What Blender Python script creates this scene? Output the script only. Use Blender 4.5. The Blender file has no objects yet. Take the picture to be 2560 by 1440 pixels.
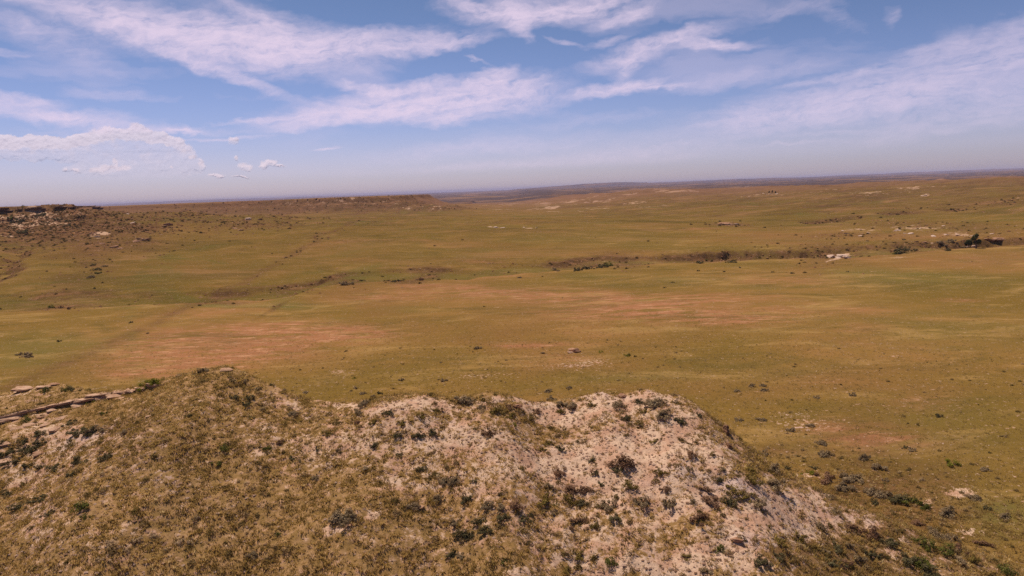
import bpy, math, random
import numpy as np
from mathutils import Vector, Matrix
R = math.radians
rng = np.random.default_rng(7)
random.seed(7)
scene = bpy.context.scene
C = scene.collection

# ------------------------------------------------------------------ camera
H = 34.0
FOC = 1706.0                       # focal length in pixels of a 2560 wide frame
PITCH, ROLL = R(8.24), R(2.2)
fwd = np.array([0, math.cos(PITCH), -math.sin(PITCH)])
r0 = np.array([1.0, 0, 0]); u0 = np.array([0, math.sin(PITCH), math.cos(PITCH)])
rgt = r0*math.cos(ROLL) - u0*math.sin(ROLL)
upv = u0*math.cos(ROLL) + r0*math.sin(ROLL)
CAM = np.array([0, 0, H])
cam = bpy.data.cameras.new('camera'); cam.sensor_width = 36; cam.lens = 36*FOC/2560
cam.clip_start = 0.5; cam.clip_end = 400000
camo = bpy.data.objects.new('camera', cam); C.objects.link(camo)
M = Matrix(((rgt[0], upv[0], -fwd[0], 0), (rgt[1], upv[1], -fwd[1], 0), (rgt[2], upv[2], -fwd[2], H), (0, 0, 0, 1)))
camo.matrix_world = M
scene.camera = camo

def ray(px, py):
    px = np.asarray(px, float); py = np.asarray(py, float)
    d = fwd + rgt*((px-1280)/FOC)[..., None] + upv*((720-py)/FOC)[..., None]
    return d/np.linalg.norm(d, axis=-1, keepdims=True)
def at_y(px, py, Y):               # point on the line of sight at world distance Y
    d = ray(px, py); return CAM + d*(np.asarray(Y, float)/d[..., 1])[..., None]
def at_z(px, py, z=0.0):
    d = ray(px, py); return CAM + d*((z-H)/d[..., 2])[..., None]

# ------------------------------------------------------------------ noise
_P = np.random.default_rng(3).permutation(4096)
_G = np.random.default_rng(4).uniform(0, 2*np.pi, 4096); _GX = np.cos(_G); _GY = np.sin(_G)
def perlin(x, y):
    xi = np.floor(x).astype(np.int64); yi = np.floor(y).astype(np.int64)
    xf = x-xi; yf = y-yi
    u = xf*xf*xf*(xf*(xf*6-15)+10); v = yf*yf*yf*(yf*(yf*6-15)+10)
    def g(i, j, dx, dy):
        k = _P[(_P[i & 4095] + j) & 4095]; return _GX[k]*dx + _GY[k]*dy
    a = g(xi, yi, xf, yf); b = g(xi+1, yi, xf-1, yf); c = g(xi, yi+1, xf, yf-1); d = g(xi+1, yi+1, xf-1, yf-1)
    return ((a*(1-u)+b*u)*(1-v) + (c*(1-u)+d*u)*v)*1.4
def fbm(x, y, s, o=3, seed=0, g=.5):
    r = 0; a = 1; t = 0
    for k in range(o):
        r = r + a*perlin(x/s+17.3*seed+5.1*k, y/s-9.7*seed+3.3*k); t += a; a *= g; s = s/2.03
    return r/t
def ridged(x, y, s, o=4, seed=0):
    r = 0; a = 1; t = 0
    for k in range(o):
        r = r + a*(1-2*np.abs(perlin(x/s+11.3*seed+5.1*k, y/s-7.7*seed+3.3*k))); t += a; a *= .55; s = s/2.1
    return r/t
def on(mask, fn, x, y):
    """evaluate fn only where mask holds, zero elsewhere"""
    x = np.asarray(x, float); y = np.asarray(y, float); out = np.zeros(np.broadcast(x, y).shape)
    m = np.broadcast_to(mask, out.shape)
    if m.any(): out[m] = fn(np.broadcast_to(x, out.shape)[m], np.broadcast_to(y, out.shape)[m])
    return out
def sst(a, b, x):
    t = np.clip((x-a)/(b-a), 0, 1); return t*t*(3-2*t)
def smax(a, b, k):
    h = np.clip(.5+.5*(a-b)/k, 0, 1); return b*(1-h)+a*h + k*h*(1-h)

# ------------------------------------------------------------------ terrain
# crest of the near hill: pixel column, pixel row, distance
CREST = [(-700,1040,84),(-400,1015,78),(-150,1003,73),(0,985,69),(70,970,68),(130,958,68),(165,968,67),(230,984,66),(300,981,65),(360,969,64),(420,949,63),
 (500,927,62),(560,919,62),(590,925,61.5),(640,950,61),(700,977,60),(770,1002,59),(850,1012,58),(900,1005,57.5),(960,993,57),(1010,986,57),(1060,985,57),
 (1130,997,57),(1185,990,57),(1230,982,57),(1275,992,57),(1335,1008,58),(1390,1004,59),(1450,996,59),(1505,981,59),(1555,987,59),(1620,976,58.5),(1660,988,58),(1700,990,58),(1740,1012,57),
 (1800,1056,56),(1850,1098,55),(1900,1138,54),(1960,1175,53),(2050,1228,52),(2200,1295,50),(2400,1375,48),(2620,1450,46.5),(2900,1540,45),(3400,1650,44)]
_c = np.array(CREST, float); CP = at_y(_c[:,0], _c[:,1], _c[:,2])
CX, CY, CZ = CP[:,0], CP[:,1], CP[:,2]
# near lip of the wash that crosses the plain
LIP = [(-700,800),(-300,792),(0,781),(240,776),(500,764),(640,757),(735,745),(780,728),(850,715),(960,708),(1060,703),(1160,700),(1280,692),(1370,684),(1440,676),(1530,670),(1640,664),
 (1750,662),(1800,656),(1870,652),(1960,650),(2120,648),(2240,640),(2340,630),(2450,624),(2560,618),(2900,600),(3300,590)]
_l = np.array(LIP, float); LP = at_z(_l[:,0], _l[:,1], 0.3)
LX, LY = LP[:,0], LP[:,1]
_o = np.argsort(LX); LX, LY = LX[_o], LY[_o]
# sandstone ledge on the hill's left shoulder
LEDGE = [(-300,1130),(-120,1080),(0,1047),(60,1030),(130,1014),(190,1006),(260,988),(310,980),(360,970),(410,958),(440,950)]

def mound(x, y):
    yr = np.interp(x, CX, CY); zr = np.interp(x, CX, CZ)
    w = fbm(x, y, 9, 2, 5)*1.2
    t = y - yr
    tn = np.maximum(-t, 0); tf = np.maximum(t, 0)
    s = .10 + .22*sst(-2, 22, x)*0 + .13*sst(0, 9, tn)
    near = zr - .16*tn - .0052*tn*tn + .30*(1-np.exp(-tn/2.5))*np.exp(-tn/9)
    near += fbm(x, y, 7, 4, 11)*.75*sst(.5, 6, tn)
    near -= .13*ridged(x+.3*y, y*.35, 1.9, 3, 13)*sst(-14, -2, x)*sst(.4, 3, tn)
    # small valley between the left peak and the pale knob
    near -= 1.3*np.exp(-((x+7)/5.0)**2)*sst(1, 12, tn)
    fs = .78-.46*sst(14, 34, x)
    far = zr - .25*(1-np.exp(-tf/1.0))*.6 - fs*np.maximum(tf-.6, 0) + fbm(x, y, 5, 3, 12)*.5*sst(1, 6, tf)
    z = np.where(t < 0, near, far)
    return z, t
def ledge_step(x, y):
    return None

def wash(x, y):
    """signed distance past the near lip of the wash, and its width"""
    lip = np.interp(x, LX, LY) + fbm(x, y*.3, 22, 3, 21)*8
    return y - lip, 24 + 11*fbm(x, y*0, 80, 2, 23)
def _wash_z(x, y):
    s, wid = wash(x, y)
    z = 1.1*np.exp(-((s+10)/26)**2)*(s < 0) + 1.1*np.exp(-(10/26)**2)*(s >= 0)*np.exp(-np.maximum(s, 0)/40)
    dep = 0.0 + np.maximum(3.0 + 7.0*fbm(x, y*0, 52, 2, 22), .5)*(.62+.38*sst(-170, -90, x)) + 3.5*np.exp(-((x-33)/17)**2) + 3*np.exp(-((x-92)/17)**2) + 2.5*np.exp(-((x+74)/13)**2) + 1.8*np.exp(-((x+98)/10)**2)*(.5+.5*sst(175, 130, x))
    k = 3.5*fbm(x, y, 12, 3, 24)
    cut = sst(0, 5, s)*(1-sst(wid+k, wid+k+6, s))
    z = z - dep*cut + .9*sst(wid, wid+14, s)*sst(300, 120, s) + cut*1.1*fbm(x, y, 6, 3, 25)
    return z + sst(wid-4, wid+4, s)*sst(wid+60, wid+12, s)*.9*ridged(x, y, 9, 3, 26)
def _mesa_l(x, y):
    ex = np.maximum(x+366+.655*np.maximum(y-566, 0)+fbm(x, y, 60, 3, 52)*26, 0)*.62; ey = np.maximum(566+fbm(x, y, 60, 3, 53)*34-y, 0)
    q = np.hypot(ex, ey); q = q + fbm(x, y, 70, 4, 51)*.16*np.minimum(q, 160)
    m1 = np.interp(q, [0, 1, 4, 14, 34, 80, 145, 240, 300, 345, 420, 900], [35.3, 34.6, 31.2, 27.8, 22.3, 17.2, 12.8, 7.5, 4.2, .9, -4, -40])
    rug = np.exp(-q/75)
    m1 = m1 + sst(2, 25, q)*(1-sst(230, 330, q))*(1.5*fbm(x, y, 42, 3, 54) + (3.8*rug+.7)*ridged(x, y, 30, 4, 56) + 1.6*rug*fbm(x, y, 7, 3, 57)) + .5*fbm(x, y, 25, 2, 55)*sst(3, 0, q)
    # draw running down the hillside
    dx = x - (-228 + .55*(300-y) + 9*fbm(x*0, y, 40, 2, 58))
    return m1 - 3.4*np.exp(-(dx/7)**2)*sst(250, 285, y)*sst(430, 330, y)*(1+.5*fbm(x, y, 9, 2, 59))
def _mesa_b(x, y):
    rimy = 960 + 26*fbm(x, y*0, 120, 3, 62)
    ex = np.maximum(x+150+fbm(x, y, 50, 3, 63)*14, 0)*1.25; ey = np.maximum(rimy-y, 0)
    q2 = np.hypot(ex, ey); q2 = q2 + fbm(x, y, 60, 4, 61)*.35*np.minimum(q2, 60)
    top = np.interp(x, [-1200, -520, -430, -330, -150], [31.5, 31.2, 30.6, 31.4, 30.4])
    m2 = np.interp(q2, [0, 2, 10, 34, 60, 150, 330, 560, 1200], [0, -3.0, -8.0, -17, -20.0, -23.5, -27.5, -32, -60])
    m2 = top + m2*np.interp(x, [-900, -560, -420, -330], [.75, .75, .82, 1]) + sst(2, 24, q2)*(4.2*ridged(x, y*.5, 34, 4, 64))*np.exp(-q2/85) + .5*fbm(x, y, 30, 2, 65)*sst(4, 0, q2)
    return m2 - sst(1250, 1700, y)*40
def _far(x, y):
    r = np.hypot(x, y)
    z = sst(2600, 6500, r)*(9*ridged(x, y, 1500, 5, 81) + 12*fbm(x, y, 4200, 3, 82)) + sst(7000, 14000, r)*(10 + 16*fbm(x, y, 5200, 4, 83))
    for cx, cy, sx, sy, h in ((1980, 14200, 1300, 1200, 64), (4900, 16500, 3600, 1500, 50), (-12800, 26500, 3800, 1500, 66), (-8800, 26500, 5200, 1500, 30), (12500, 19500, 5200, 1500, 60)):
        z = z + h*np.exp(-(((x-cx)/sx)**2+((y-cy)/sy)**2))
    return z
def height(x, y):
    x = np.asarray(x, float); y = np.asarray(y, float); x, y = np.broadcast_arrays(x, y)
    r = np.hypot(x, y)
    z = fbm(x, y, 60, 3, 1)*.75*sst(55, 120, r) + on(r < 900, lambda x, y: .18*fbm(x, y, 22, 2, 2), x, y)
    z = z + on((y > 60) & (y < 700), _wash_z, x, y)
    z = z + on(y > 330, lambda x, y: (8.5*fbm(x, y*1.4, 260, 4, 31)+3.0*ridged(x, y, 110, 4, 34))*sst(330, 800, y), x, y)
    z = z + on(r > 800, lambda x, y: 9*fbm(x, y, 900, 3, 32)*sst(800, 2200, np.hypot(x, y)), x, y) - 3*sst(700, 2000, r) - 19*sst(950, 2800, r)
    def w2f(x, y):
        w2 = y - (455 + .18*x + 34*fbm(x, y*0, 190, 2, 41)); return -3.4*np.exp(-(w2/8)**2)*sst(-.1, .3, fbm(x, y*0, 42, 2, 43))*sst(60, 130, x)*sst(520, 330, x)*(1+.7*fbm(x, y, 20, 2, 42))
    z = z + on((y > 300) & (y < 700) & (x > 50) & (x < 540), w2f, x, y)
    rise = sst(0, 620, (x-90)*.72 + (y-430)*.42)*sst(-60, 260, x)
    z = z + 13.5*rise + on((rise > 0), lambda x, y: 12*ridged(x*.5+y*.5, y*1.1-x*.35, 230, 5, 33), x, y)*rise
    z = smax(np.where((x < 400) & (y > 150) & (y < 3000) & (x > -3500), on((x < 400) & (y > 150) & (y < 3000) & (x > -3500), _mesa_l, x, y), -99), z, 3.0)
    mb = (x < 900) & (y > 200) & (y < 3000) & (x > -4000)
    z = smax(np.where(mb, on(mb, _mesa_b, x, y), -99), z, 2.5)
    for kx, ky, kr, kh in ((-104, 925, 24, 5), (-74, 960, 20, 4), (-300, 640, 34, 4.5), (-205, 600, 30, 3.5), (-260, 470, 26, 3.2), (-168, 505, 18, 2.2)):
        z = z + on((np.abs(x-kx) < 3*kr) & (np.abs(y-ky) < 3*kr), lambda x, y: kh*np.exp(-(((x-kx)**2+(y-ky)**2)/kr**2))*(1+.5*ridged(x, y, 14, 3, 71)), x, y)
    z = z + on(r > 2600, _far, x, y)
    z = np.where(r < 2000, z, np.minimum(z, 30 + r*.0042))
    mz = on(r < 160, lambda x, y: mound(x, y)[0], x, y)
    z = np.where(r < 160, smax(mz, z, 1.6), z)
    return z + on(r < 190, lambda x, y: sst(190, 60, np.hypot(x, y))*(.11*fbm(x, y, 1.5, 3, 91) + .05*np.abs(perlin(x/.45, y/.45))), x, y)

# ledge: a step cut along a line on the hill
def at(px, py, n=900, near=28, far=9000):
    """points where lines of sight through the given pixels meet the terrain"""
    d = ray(px, py); d = np.atleast_2d(d)
    ts = near*(far/near)**np.linspace(0, 1, n)
    out = np.zeros((len(d), 3))
    for i0 in range(0, len(d), 200):
        dd = d[i0:i0+200]
        P = CAM + dd[:, None, :]*ts[None, :, None]
        below = P[..., 2] < height(P[..., 0], P[..., 1])
        k = np.where(below.any(1), below.argmax(1), n-1); k = np.maximum(k, 1)
        a = ts[k-1]; b = ts[k]
        for _ in range(14):
            m = .5*(a+b); Q = CAM + dd*m[:, None]
            bl = Q[:, 2] < height(Q[:, 0], Q[:, 1])
            b = np.where(bl, m, b); a = np.where(bl, a, m)
        out[i0:i0+200] = CAM + dd*b[:, None]
    return out
_base_height = height
LG = at([p[0] for p in LEDGE], [p[1] for p in LEDGE])
_lo = np.argsort(LG[:, 0]); LGX, LGY = LG[_lo, 0], LG[_lo, 1]
def height(x, y):
    z = _base_height(x, y)
    x = np.asarray(x, float); y = np.asarray(y, float)
    t = np.interp(x, LGX, LGY) + .25*perlin(x/1.3, x*0+2.2) - y
    w = sst(LGX[-1]+.3, LGX[-1]-2.5, x)*(np.hypot(x, y) < 140)*(.75+.5*perlin(x/5, x*0))
    return z + w*(.28*np.exp(-np.maximum(-t, 0)/2.2)*(t < 0) - .42*sst(0, .14, t)*np.exp(-np.maximum(t, 0)/3.5)*(t >= 0))

# ------------------------------------------------------------------ patches of ground cover (world ellipses)
_PC = {}
def patches(lst, x, y, oy=0):
    """lst: (px, py, rx, ry, weight); returns summed soft ellipses at x, y"""
    a = np.array(lst, float)
    if id(lst) not in _PC: _PC[id(lst)] = (at(a[:,0], a[:,1], 700), at(a[:,0]+a[:,2], a[:,1], 700), at(a[:,0], a[:,1]+a[:,3]*.7, 700))
    c, e, f = _PC[id(lst)]
    out = np.zeros_like(x)
    for i in range(len(a)):
        ax = e[i,:2]-c[i,:2]; bx = f[i,:2]-c[i,:2]; bx = bx/.7
        A = np.array([[ax[0], bx[0]], [ax[1], bx[1]]]); 
        if abs(np.linalg.det(A)) < 1e-6: continue
        I = np.linalg.inv(A)
        ext = 2.2*(abs(ax)+abs(bx))
        m = np.flatnonzero((np.abs(x-c[i,0]) < ext[0]) & (np.abs(y-c[i,1]) < ext[1]))
        dx = x[m]-c[i,0]; dy = y[m]-c[i,1]
        u = I[0,0]*dx+I[0,1]*dy; v = I[1,0]*dx+I[1,1]*dy
        out[m] += a[i,4]*np.exp(-(u*u+v*v)*1.2)
    return out
SOIL = [ # pale bare ground
 (480,1180,300,120,.12),(300,1340,200,60,.14),
 (2120,1290,60,16,.5),(2250,1340,50,14,.5),(2320,1400,60,14,.5),(2020,1190,60,12,.4),(2480,1420,40,10,.5),
 (1362,1018,42,16,1.0),(1400,1035,50,14,.6),(1480,990,50,8,.7),(1690,1000,60,12,.7),(1600,1150,90,40,.4),(1070,1005,40,8,.5),(1230,995,40,8,.4),
 (900,1085,220,60,.5),(1150,1100,200,60,.45),(1350,1160,160,60,.45),(1300,1280,260,80,.28),(1600,1270,240,50,.38),(1100,1200,200,60,.25),(790,1150,130,70,.2),(90,1230,160,160,.2),(200,1090,200,70,.2),(1500,1400,260,60,.36),(980,1400,200,60,.16),(500,1010,140,40,.2),

 (1600,1000,110,28,1.1),(1470,1030,130,32,.9),(1380,1040,70,32,.9),(1250,1000,60,16,.5),(1090,1010,110,20,.8),(980,1015,70,18,.6),(860,1015,70,14,.7),(800,1040,60,20,.35),
 (1620,1130,160,62,1.15),(1700,1060,90,50,.9),(1500,1120,100,50,.75),(1800,1130,70,60,.7),(1450,1200,130,40,.55),(1620,1220,140,36,.5),(1800,1230,140,22,.75),(1280,1150,110,40,.35),
 (1950,1250,130,50,.85),(2010,1310,120,45,.85),(1850,1330,110,50,.85),(1750,1400,150,45,.8),(1550,1330,130,40,.35),(1550,1420,110,26,.55),(1280,1430,60,16,.7),(1380,1400,70,26,.35),(1900,1420,60,26,.45),
 (1930,1180,70,24,.5),(2060,1240,70,20,.6),(2180,1310,28,13,.9),(2240,1385,22,22,.7),(2400,1232,34,12,.9),(2330,1255,20,14,.5),(2420,1330,40,12,.5),
 (655,1128,18,7,.9),(930,1285,28,12,.8),(850,1322,60,9,.9),(975,1200,36,12,.6),(1010,1220,44,14,.5),(1180,1240,60,20,.3),
 (180,1100,120,60,.38),(60,1180,110,60,.34),(90,1300,90,60,.30),(130,1085,100,40,.3),(640,1060,60,40,.3),(700,1000,60,26,.35),(740,1020,30,14,.4),(60,980,90,14,.45),(280,995,110,9,.5),(1130,1080,130,40,.25),(1050,1340,90,40,.15),
 (850,930,28,6,.35),(1180,940,90,10,.2),(1480,905,50,10,.35),(1420,915,60,9,.25),(2010,1060,90,22,.25),(1980,1035,60,9,.2),(2240,890,14,3,.4),
 ]
SOILFAR = [(1000,500,60,11,.24),(880,508,90,10,.22),(760,510,90,9,.2),(1060,512,40,9,.22),(620,514,90,6,.22),(1090,515,26,6,.4),(100,535,40,5,.9),(60,560,30,5,.8),(130,560,40,5,.7),(250,585,26,4,.8),(20,590,30,5,.6),(180,535,30,4,.5),(960,500,60,6,.25),(700,503,60,4,.2),(850,498,50,5,.2),(1035,505,20,8,.25),(2100,645,30,4,1.2),(2240,708,40,6,.1),(2110,640,20,4,.8),(2230,700,30,3,.4),(2270,640,50,4,.5),(2150,575,70,5,.5),(2300,570,80,6,.6),(2380,585,60,6,.5),(2480,600,40,4,.4),(2330,612,100,4,.5),
 (1240,568,22,3,.9),(1320,570,22,2,.6),(1930,485,34,3,.5),(2310,490,14,2,.8),(2260,470,40,3,.5),(2350,465,80,4,.4),(2200,480,60,3,.3),(1820,562,30,3,.5),(2060,500,40,3,.2),
 (90,545,60,12,.6),(40,565,60,10,.5),(240,590,40,9,.5),(350,597,30,5,.4),(620,548,30,4,.4),(1020,520,24,5,.5),(900,505,90,6,.15),(760,508,100,6,.1),(1120,520,40,5,.35),(600,560,60,8,.2),
 (1180,504,30,2,.6),(1250,505,40,2,.5),(1320,503,40,2,.5),(1400,500,40,2,.5),(1470,499,30,2,.4),(1100,528,30,3,.2)]
RED = [(540,860,240,36,.9),(420,900,160,32,.8),(700,830,200,26,.8),(880,830,150,22,.5),(340,935,80,16,.6),(560,890,150,20,.4),(1300,735,180,20,.45),(1550,760,230,26,.75),(1450,740,150,14,.45),(1750,745,160,14,.4),(1760,790,170,20,.45),
 (1950,700,200,18,.25),(1880,800,130,20,.35),(1090,725,160,12,.5),(960,745,110,12,.5),(1330,862,120,8,.75),(1420,900,110,18,.35),(2190,1100,130,26,.65),(2100,1070,110,22,.4),(2300,1000,130,36,.2),(2160,820,80,10,.3),
 (1050,712,70,5,.7),(830,604,90,7,.6),(960,601,120,4,.5),(1200,655,90,7,.5),(1170,672,110,5,.35),(1250,640,60,5,.3),(1720,572,150,4,.7),(1850,535,90,9,.3),(1480,530,30,4,.4),(2300,590,160,9,.45),
 (200,600,90,26,.3),(1250,1270,70,22,.4),(1100,1270,110,16,.3),(2080,950,90,12,.2),(1880,640,50,4,.2),(2400,750,60,5,.4),(1500,790,200,20,.3)]
GREEN = [(2500,1300,110,60,.9),(2450,1250,120,40,.4),(2350,1050,200,90,.3),(2400,820,260,60,.35),(2300,700,260,22,.6),(2180,680,160,10,.5),(1980,600,220,8,.4),(2480,650,120,10,.5),(1700,700,150,9,.5),(1480,690,100,8,.3),(1300,600,200,6,.4),(1220,625,80,6,.7),
 (1000,770,70,9,.6),(740,765,80,12,.7),(830,800,60,7,.3),(560,765,120,6,.9),(320,765,120,7,.6),(160,860,180,40,.5),(60,900,120,40,.4),(690,745,40,5,.7),(930,690,60,7,.8),(240,690,30,14,.7),(210,740,90,22,.35),(850,550,70,7,.6),(640,530,90,4,.3),
 (560,1110,110,26,.35),(420,1200,110,40,.3),(600,1010,70,24,.25),(1820,790,110,9,.5),(1900,720,100,7,.3),(1960,560,90,5,.5),(1640,540,70,5,.3),(1100,555,160,4,.3),(1650,940,120,14,.4),(1900,930,200,30,.3),(350,960,60,9,.5),(1550,940,160,24,.2),(2000,1120,60,30,.3),(1400,1330,0.1,0.1,0)]
BROWN = [(1950,1120,90,26,.45),(2150,1240,140,46,.6),(2330,1320,140,50,.5),(2450,1400,120,40,.4),(110,532,170,12,.8),(150,600,170,26,.5),(60,575,120,22,.7),(200,575,120,22,.6),(330,575,80,18,.4),(800,508,260,14,.8),(960,508,120,15,.9),(600,512,120,9,.6),(1050,515,60,12,.7),(1120,520,50,7,.5),(620,565,90,9,.4),(2250,560,140,12,.5),(2450,570,120,16,.4),(2480,500,160,16,.3),(2200,520,200,9,.3),(1950,515,160,6,.3),(120,540,150,16,1.0),(60,560,110,16,.8),(230,560,80,14,.6),(330,610,90,16,.5),(240,610,70,16,.5),(540,757,90,6,.7),(150,768,110,6,.7),(730,728,60,6,.6),(700,735,60,6,.4),(860,708,40,5,.8),(1010,704,70,6,.6),(1060,700,40,4,.7),(1470,664,70,8,1.0),(1390,662,60,7,.5),(1560,664,50,6,.5),
 (1800,648,90,7,.9),(1200,682,90,8,.4),(2050,645,80,5,.7),(2260,625,40,6,1.2),(2120,588,120,8,.4),(1820,562,50,3,1.0),(240,660,50,16,.6),(180,700,90,20,.3),(420,566,30,6,.5),(360,600,40,6,.5),(1010,500,120,12,.5),(860,505,160,10,.5),(1100,510,50,6,.3),
 (250,1090,200,60,.3),(600,1080,150,50,.2),(500,950,150,26,.25),(1250,1330,200,40,.2),(2050,1390,200,40,.45),(2200,1350,160,40,.3),(2150,1210,110,30,.3),(1500,1240,200,30,.2)]

def drabness(x, y):
    r = np.hypot(x, y); s_, w_ = wash(x, y)
    d = on((r > 150) & (r < 1500) & (y > 130), lambda x, y: sst(1, 9, wash(x, y)[0])*sst(1500, 420, np.hypot(x, y))*(.35+.65*sst(160, -140, x))*.85, x, y)
    d = d + on(r > 350, lambda x, y: sst(.02, .42, ridged(x*.5+y*.5, y*1.1-x*.35, 230, 4, 33))*sst(-60, 260, x)*sst(380, 620, np.hypot(x, y))*.8, x, y)
    d = d + on(r > 350, lambda x, y: (.35+.5*sst(.05, .4, fbm(x, y*1.4, 260, 4, 31)))*sst(380, 700, y)*sst(3000, 1800, y), x, y)
    return np.clip(d*(.75+.7*fbm(x, y, 120, 3, 202)), 0, 1)
def flecks(x, y):
    r = np.hypot(x, y)
    return sst(.08, .26, fbm(x, y, 52, 4, 211, .65))*sst(-.10, .2, fbm(x, y, 800, 2, 212)+.06)*sst(520, 1100, r)*sst(5200, 3000, r)*sst(-.30, .15, x/r)*1.1
def cover(x, y):
    r = np.hypot(x, y); wx = x + .9*fbm(x, y, 3, 2, 101) + sst(90, 300, r)*6*fbm(x, y, 30, 2, 102); wy = y + .9*fbm(x, y, 3, 2, 103) + sst(90, 300, r)*9*fbm(x, y, 30, 2, 104)
    wx += sst(500, 900, r)*10*fbm(x, y, 60, 3, 105)
    return (np.clip(patches(SOIL, wx, wy), 0, 1.3), np.clip(patches(SOILFAR, wx, wy), 0, 1.3), np.clip(1.7*patches(RED, wx, wy), 0, 1.4),
            np.clip(patches(GREEN, wx, wy), 0, 1.2), np.clip(patches(BROWN, wx, wy), 0, 1.2))

# ------------------------------------------------------------------ helpers
def tag(o, label=None, cat=None, group=None, kind=None):
    if label: o['label'] = label
    if cat: o['category'] = cat
    if group: o['group'] = group
    if kind: o['kind'] = kind
    return o
def mesh_np(name, V, F, mats=(), attrs=None, smooth=False):
    """V (n,3), F (m,k) all faces k-sided"""
    me = bpy.data.meshes.new(name); n = len(V); m, k = F.shape
    me.vertices.add(n); me.vertices.foreach_set('co', np.ascontiguousarray(V, dtype=np.float32).ravel())
    me.loops.add(m*k); me.loops.foreach_set('vertex_index', np.ascontiguousarray(F, dtype=np.int32).ravel())
    me.polygons.add(m); me.polygons.foreach_set('loop_start', np.arange(0, m*k, k, dtype=np.int32)); me.polygons.foreach_set('loop_total', np.full(m, k, dtype=np.int32))
    if smooth: me.polygons.foreach_set('use_smooth', np.ones(m, dtype=bool))
    for nm, arr in (attrs or {}).items():
        a = me.attributes.new(nm, 'FLOAT', 'POINT'); a.data.foreach_set('value', np.ascontiguousarray(arr, dtype=np.float32))
    me.update(calc_edges=True)
    for mt in mats: me.materials.append(mt)
    return me
def link(name, me, parent=None):
    o = bpy.data.objects.new(name, me); C.objects.link(o)
    if parent: o.parent = parent
    return o

class NT:
    def __init__(s, tree): s.t = tree; s.n = tree.nodes; s.l = tree.links
    def node(s, typ, **kw):
        n = s.n.new(typ)
        for k, v in kw.items(): setattr(n, k, v)
        return n
    def put(s, sock, v):
        if isinstance(v, bpy.types.NodeSocket): s.l.new(v, sock)
        else: sock.default_value = v
    def math(s, op, a, b=0.0, c=None, clamp=False):
        n = s.node('ShaderNodeMath', operation=op, use_clamp=clamp); s.put(n.inputs[0], a); s.put(n.inputs[1], b)
        if c is not None: s.put(n.inputs[2], c)
        return n.outputs[0]
    def vmath(s, op, a, b=None, out=0):
        n = s.node('ShaderNodeVectorMath', operation=op); s.put(n.inputs[0], a)
        if b is not None: s.put(n.inputs[1], b)
        return n.outputs[out]
    def noise(s, vec, scale, detail=3, rough=.55, dist=0.0):
        n = s.node('ShaderNodeTexNoise'); s.put(n.inputs['Vector'], vec); n.inputs['Scale'].default_value = scale
        n.inputs['Detail'].default_value = detail; n.inputs['Roughness'].default_value = rough; n.inputs['Distortion'].default_value = dist
        return n.outputs[0]
    def rng(s, v, a, b, c=0.0, d=1.0, smooth=True):
        n = s.node('ShaderNodeMapRange', interpolation_type='SMOOTHSTEP' if smooth else 'LINEAR')
        s.put(n.inputs[0], v); s.put(n.inputs[1], a); s.put(n.inputs[2], b); s.put(n.inputs[3], c); s.put(n.inputs[4], d)
        return n.outputs[0]
    def mix(s, f, a, b):
        n = s.node('ShaderNodeMix', data_type='RGBA'); s.put(n.inputs[0], f)
        s.put(n.inputs[6], a if isinstance(a, bpy.types.NodeSocket) else (*a, 1)); s.put(n.inputs[7], b if isinstance(b, bpy.types.NodeSocket) else (*b, 1))
        return n.outputs[2]
    def attr(s, name):
        n = s.node('ShaderNodeAttribute'); n.attribute_name = name; return n.outputs['Fac']
def new_mat(name, rough=.95):
    m = bpy.data.materials.new(name); m.use_nodes = True; t = NT(m.node_tree)
    b = t.n['Principled BSDF']; b.inputs['Roughness'].default_value = rough; b.inputs['Specular IOR Level'].default_value = .12
    return m, t, b
def leafy(t, b, c, k=.35):
    """diffuse plus light passing through the leaf"""
    tl = t.node('ShaderNodeBsdfTranslucent'); t.l.new(c, tl.inputs[0]); mx = t.node('ShaderNodeMixShader'); mx.inputs[0].default_value = k
    t.l.new(b.outputs[0], mx.inputs[1]); t.l.new(tl.outputs[0], mx.inputs[2]); t.l.new(mx.outputs[0], t.n['Material Output'].inputs[0])
def srgb(r, g, b):
    return tuple(((v/255)/12.92 if v/255 <= .04045 else ((v/255+.055)/1.055)**2.4) for v in (r, g, b))

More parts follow.
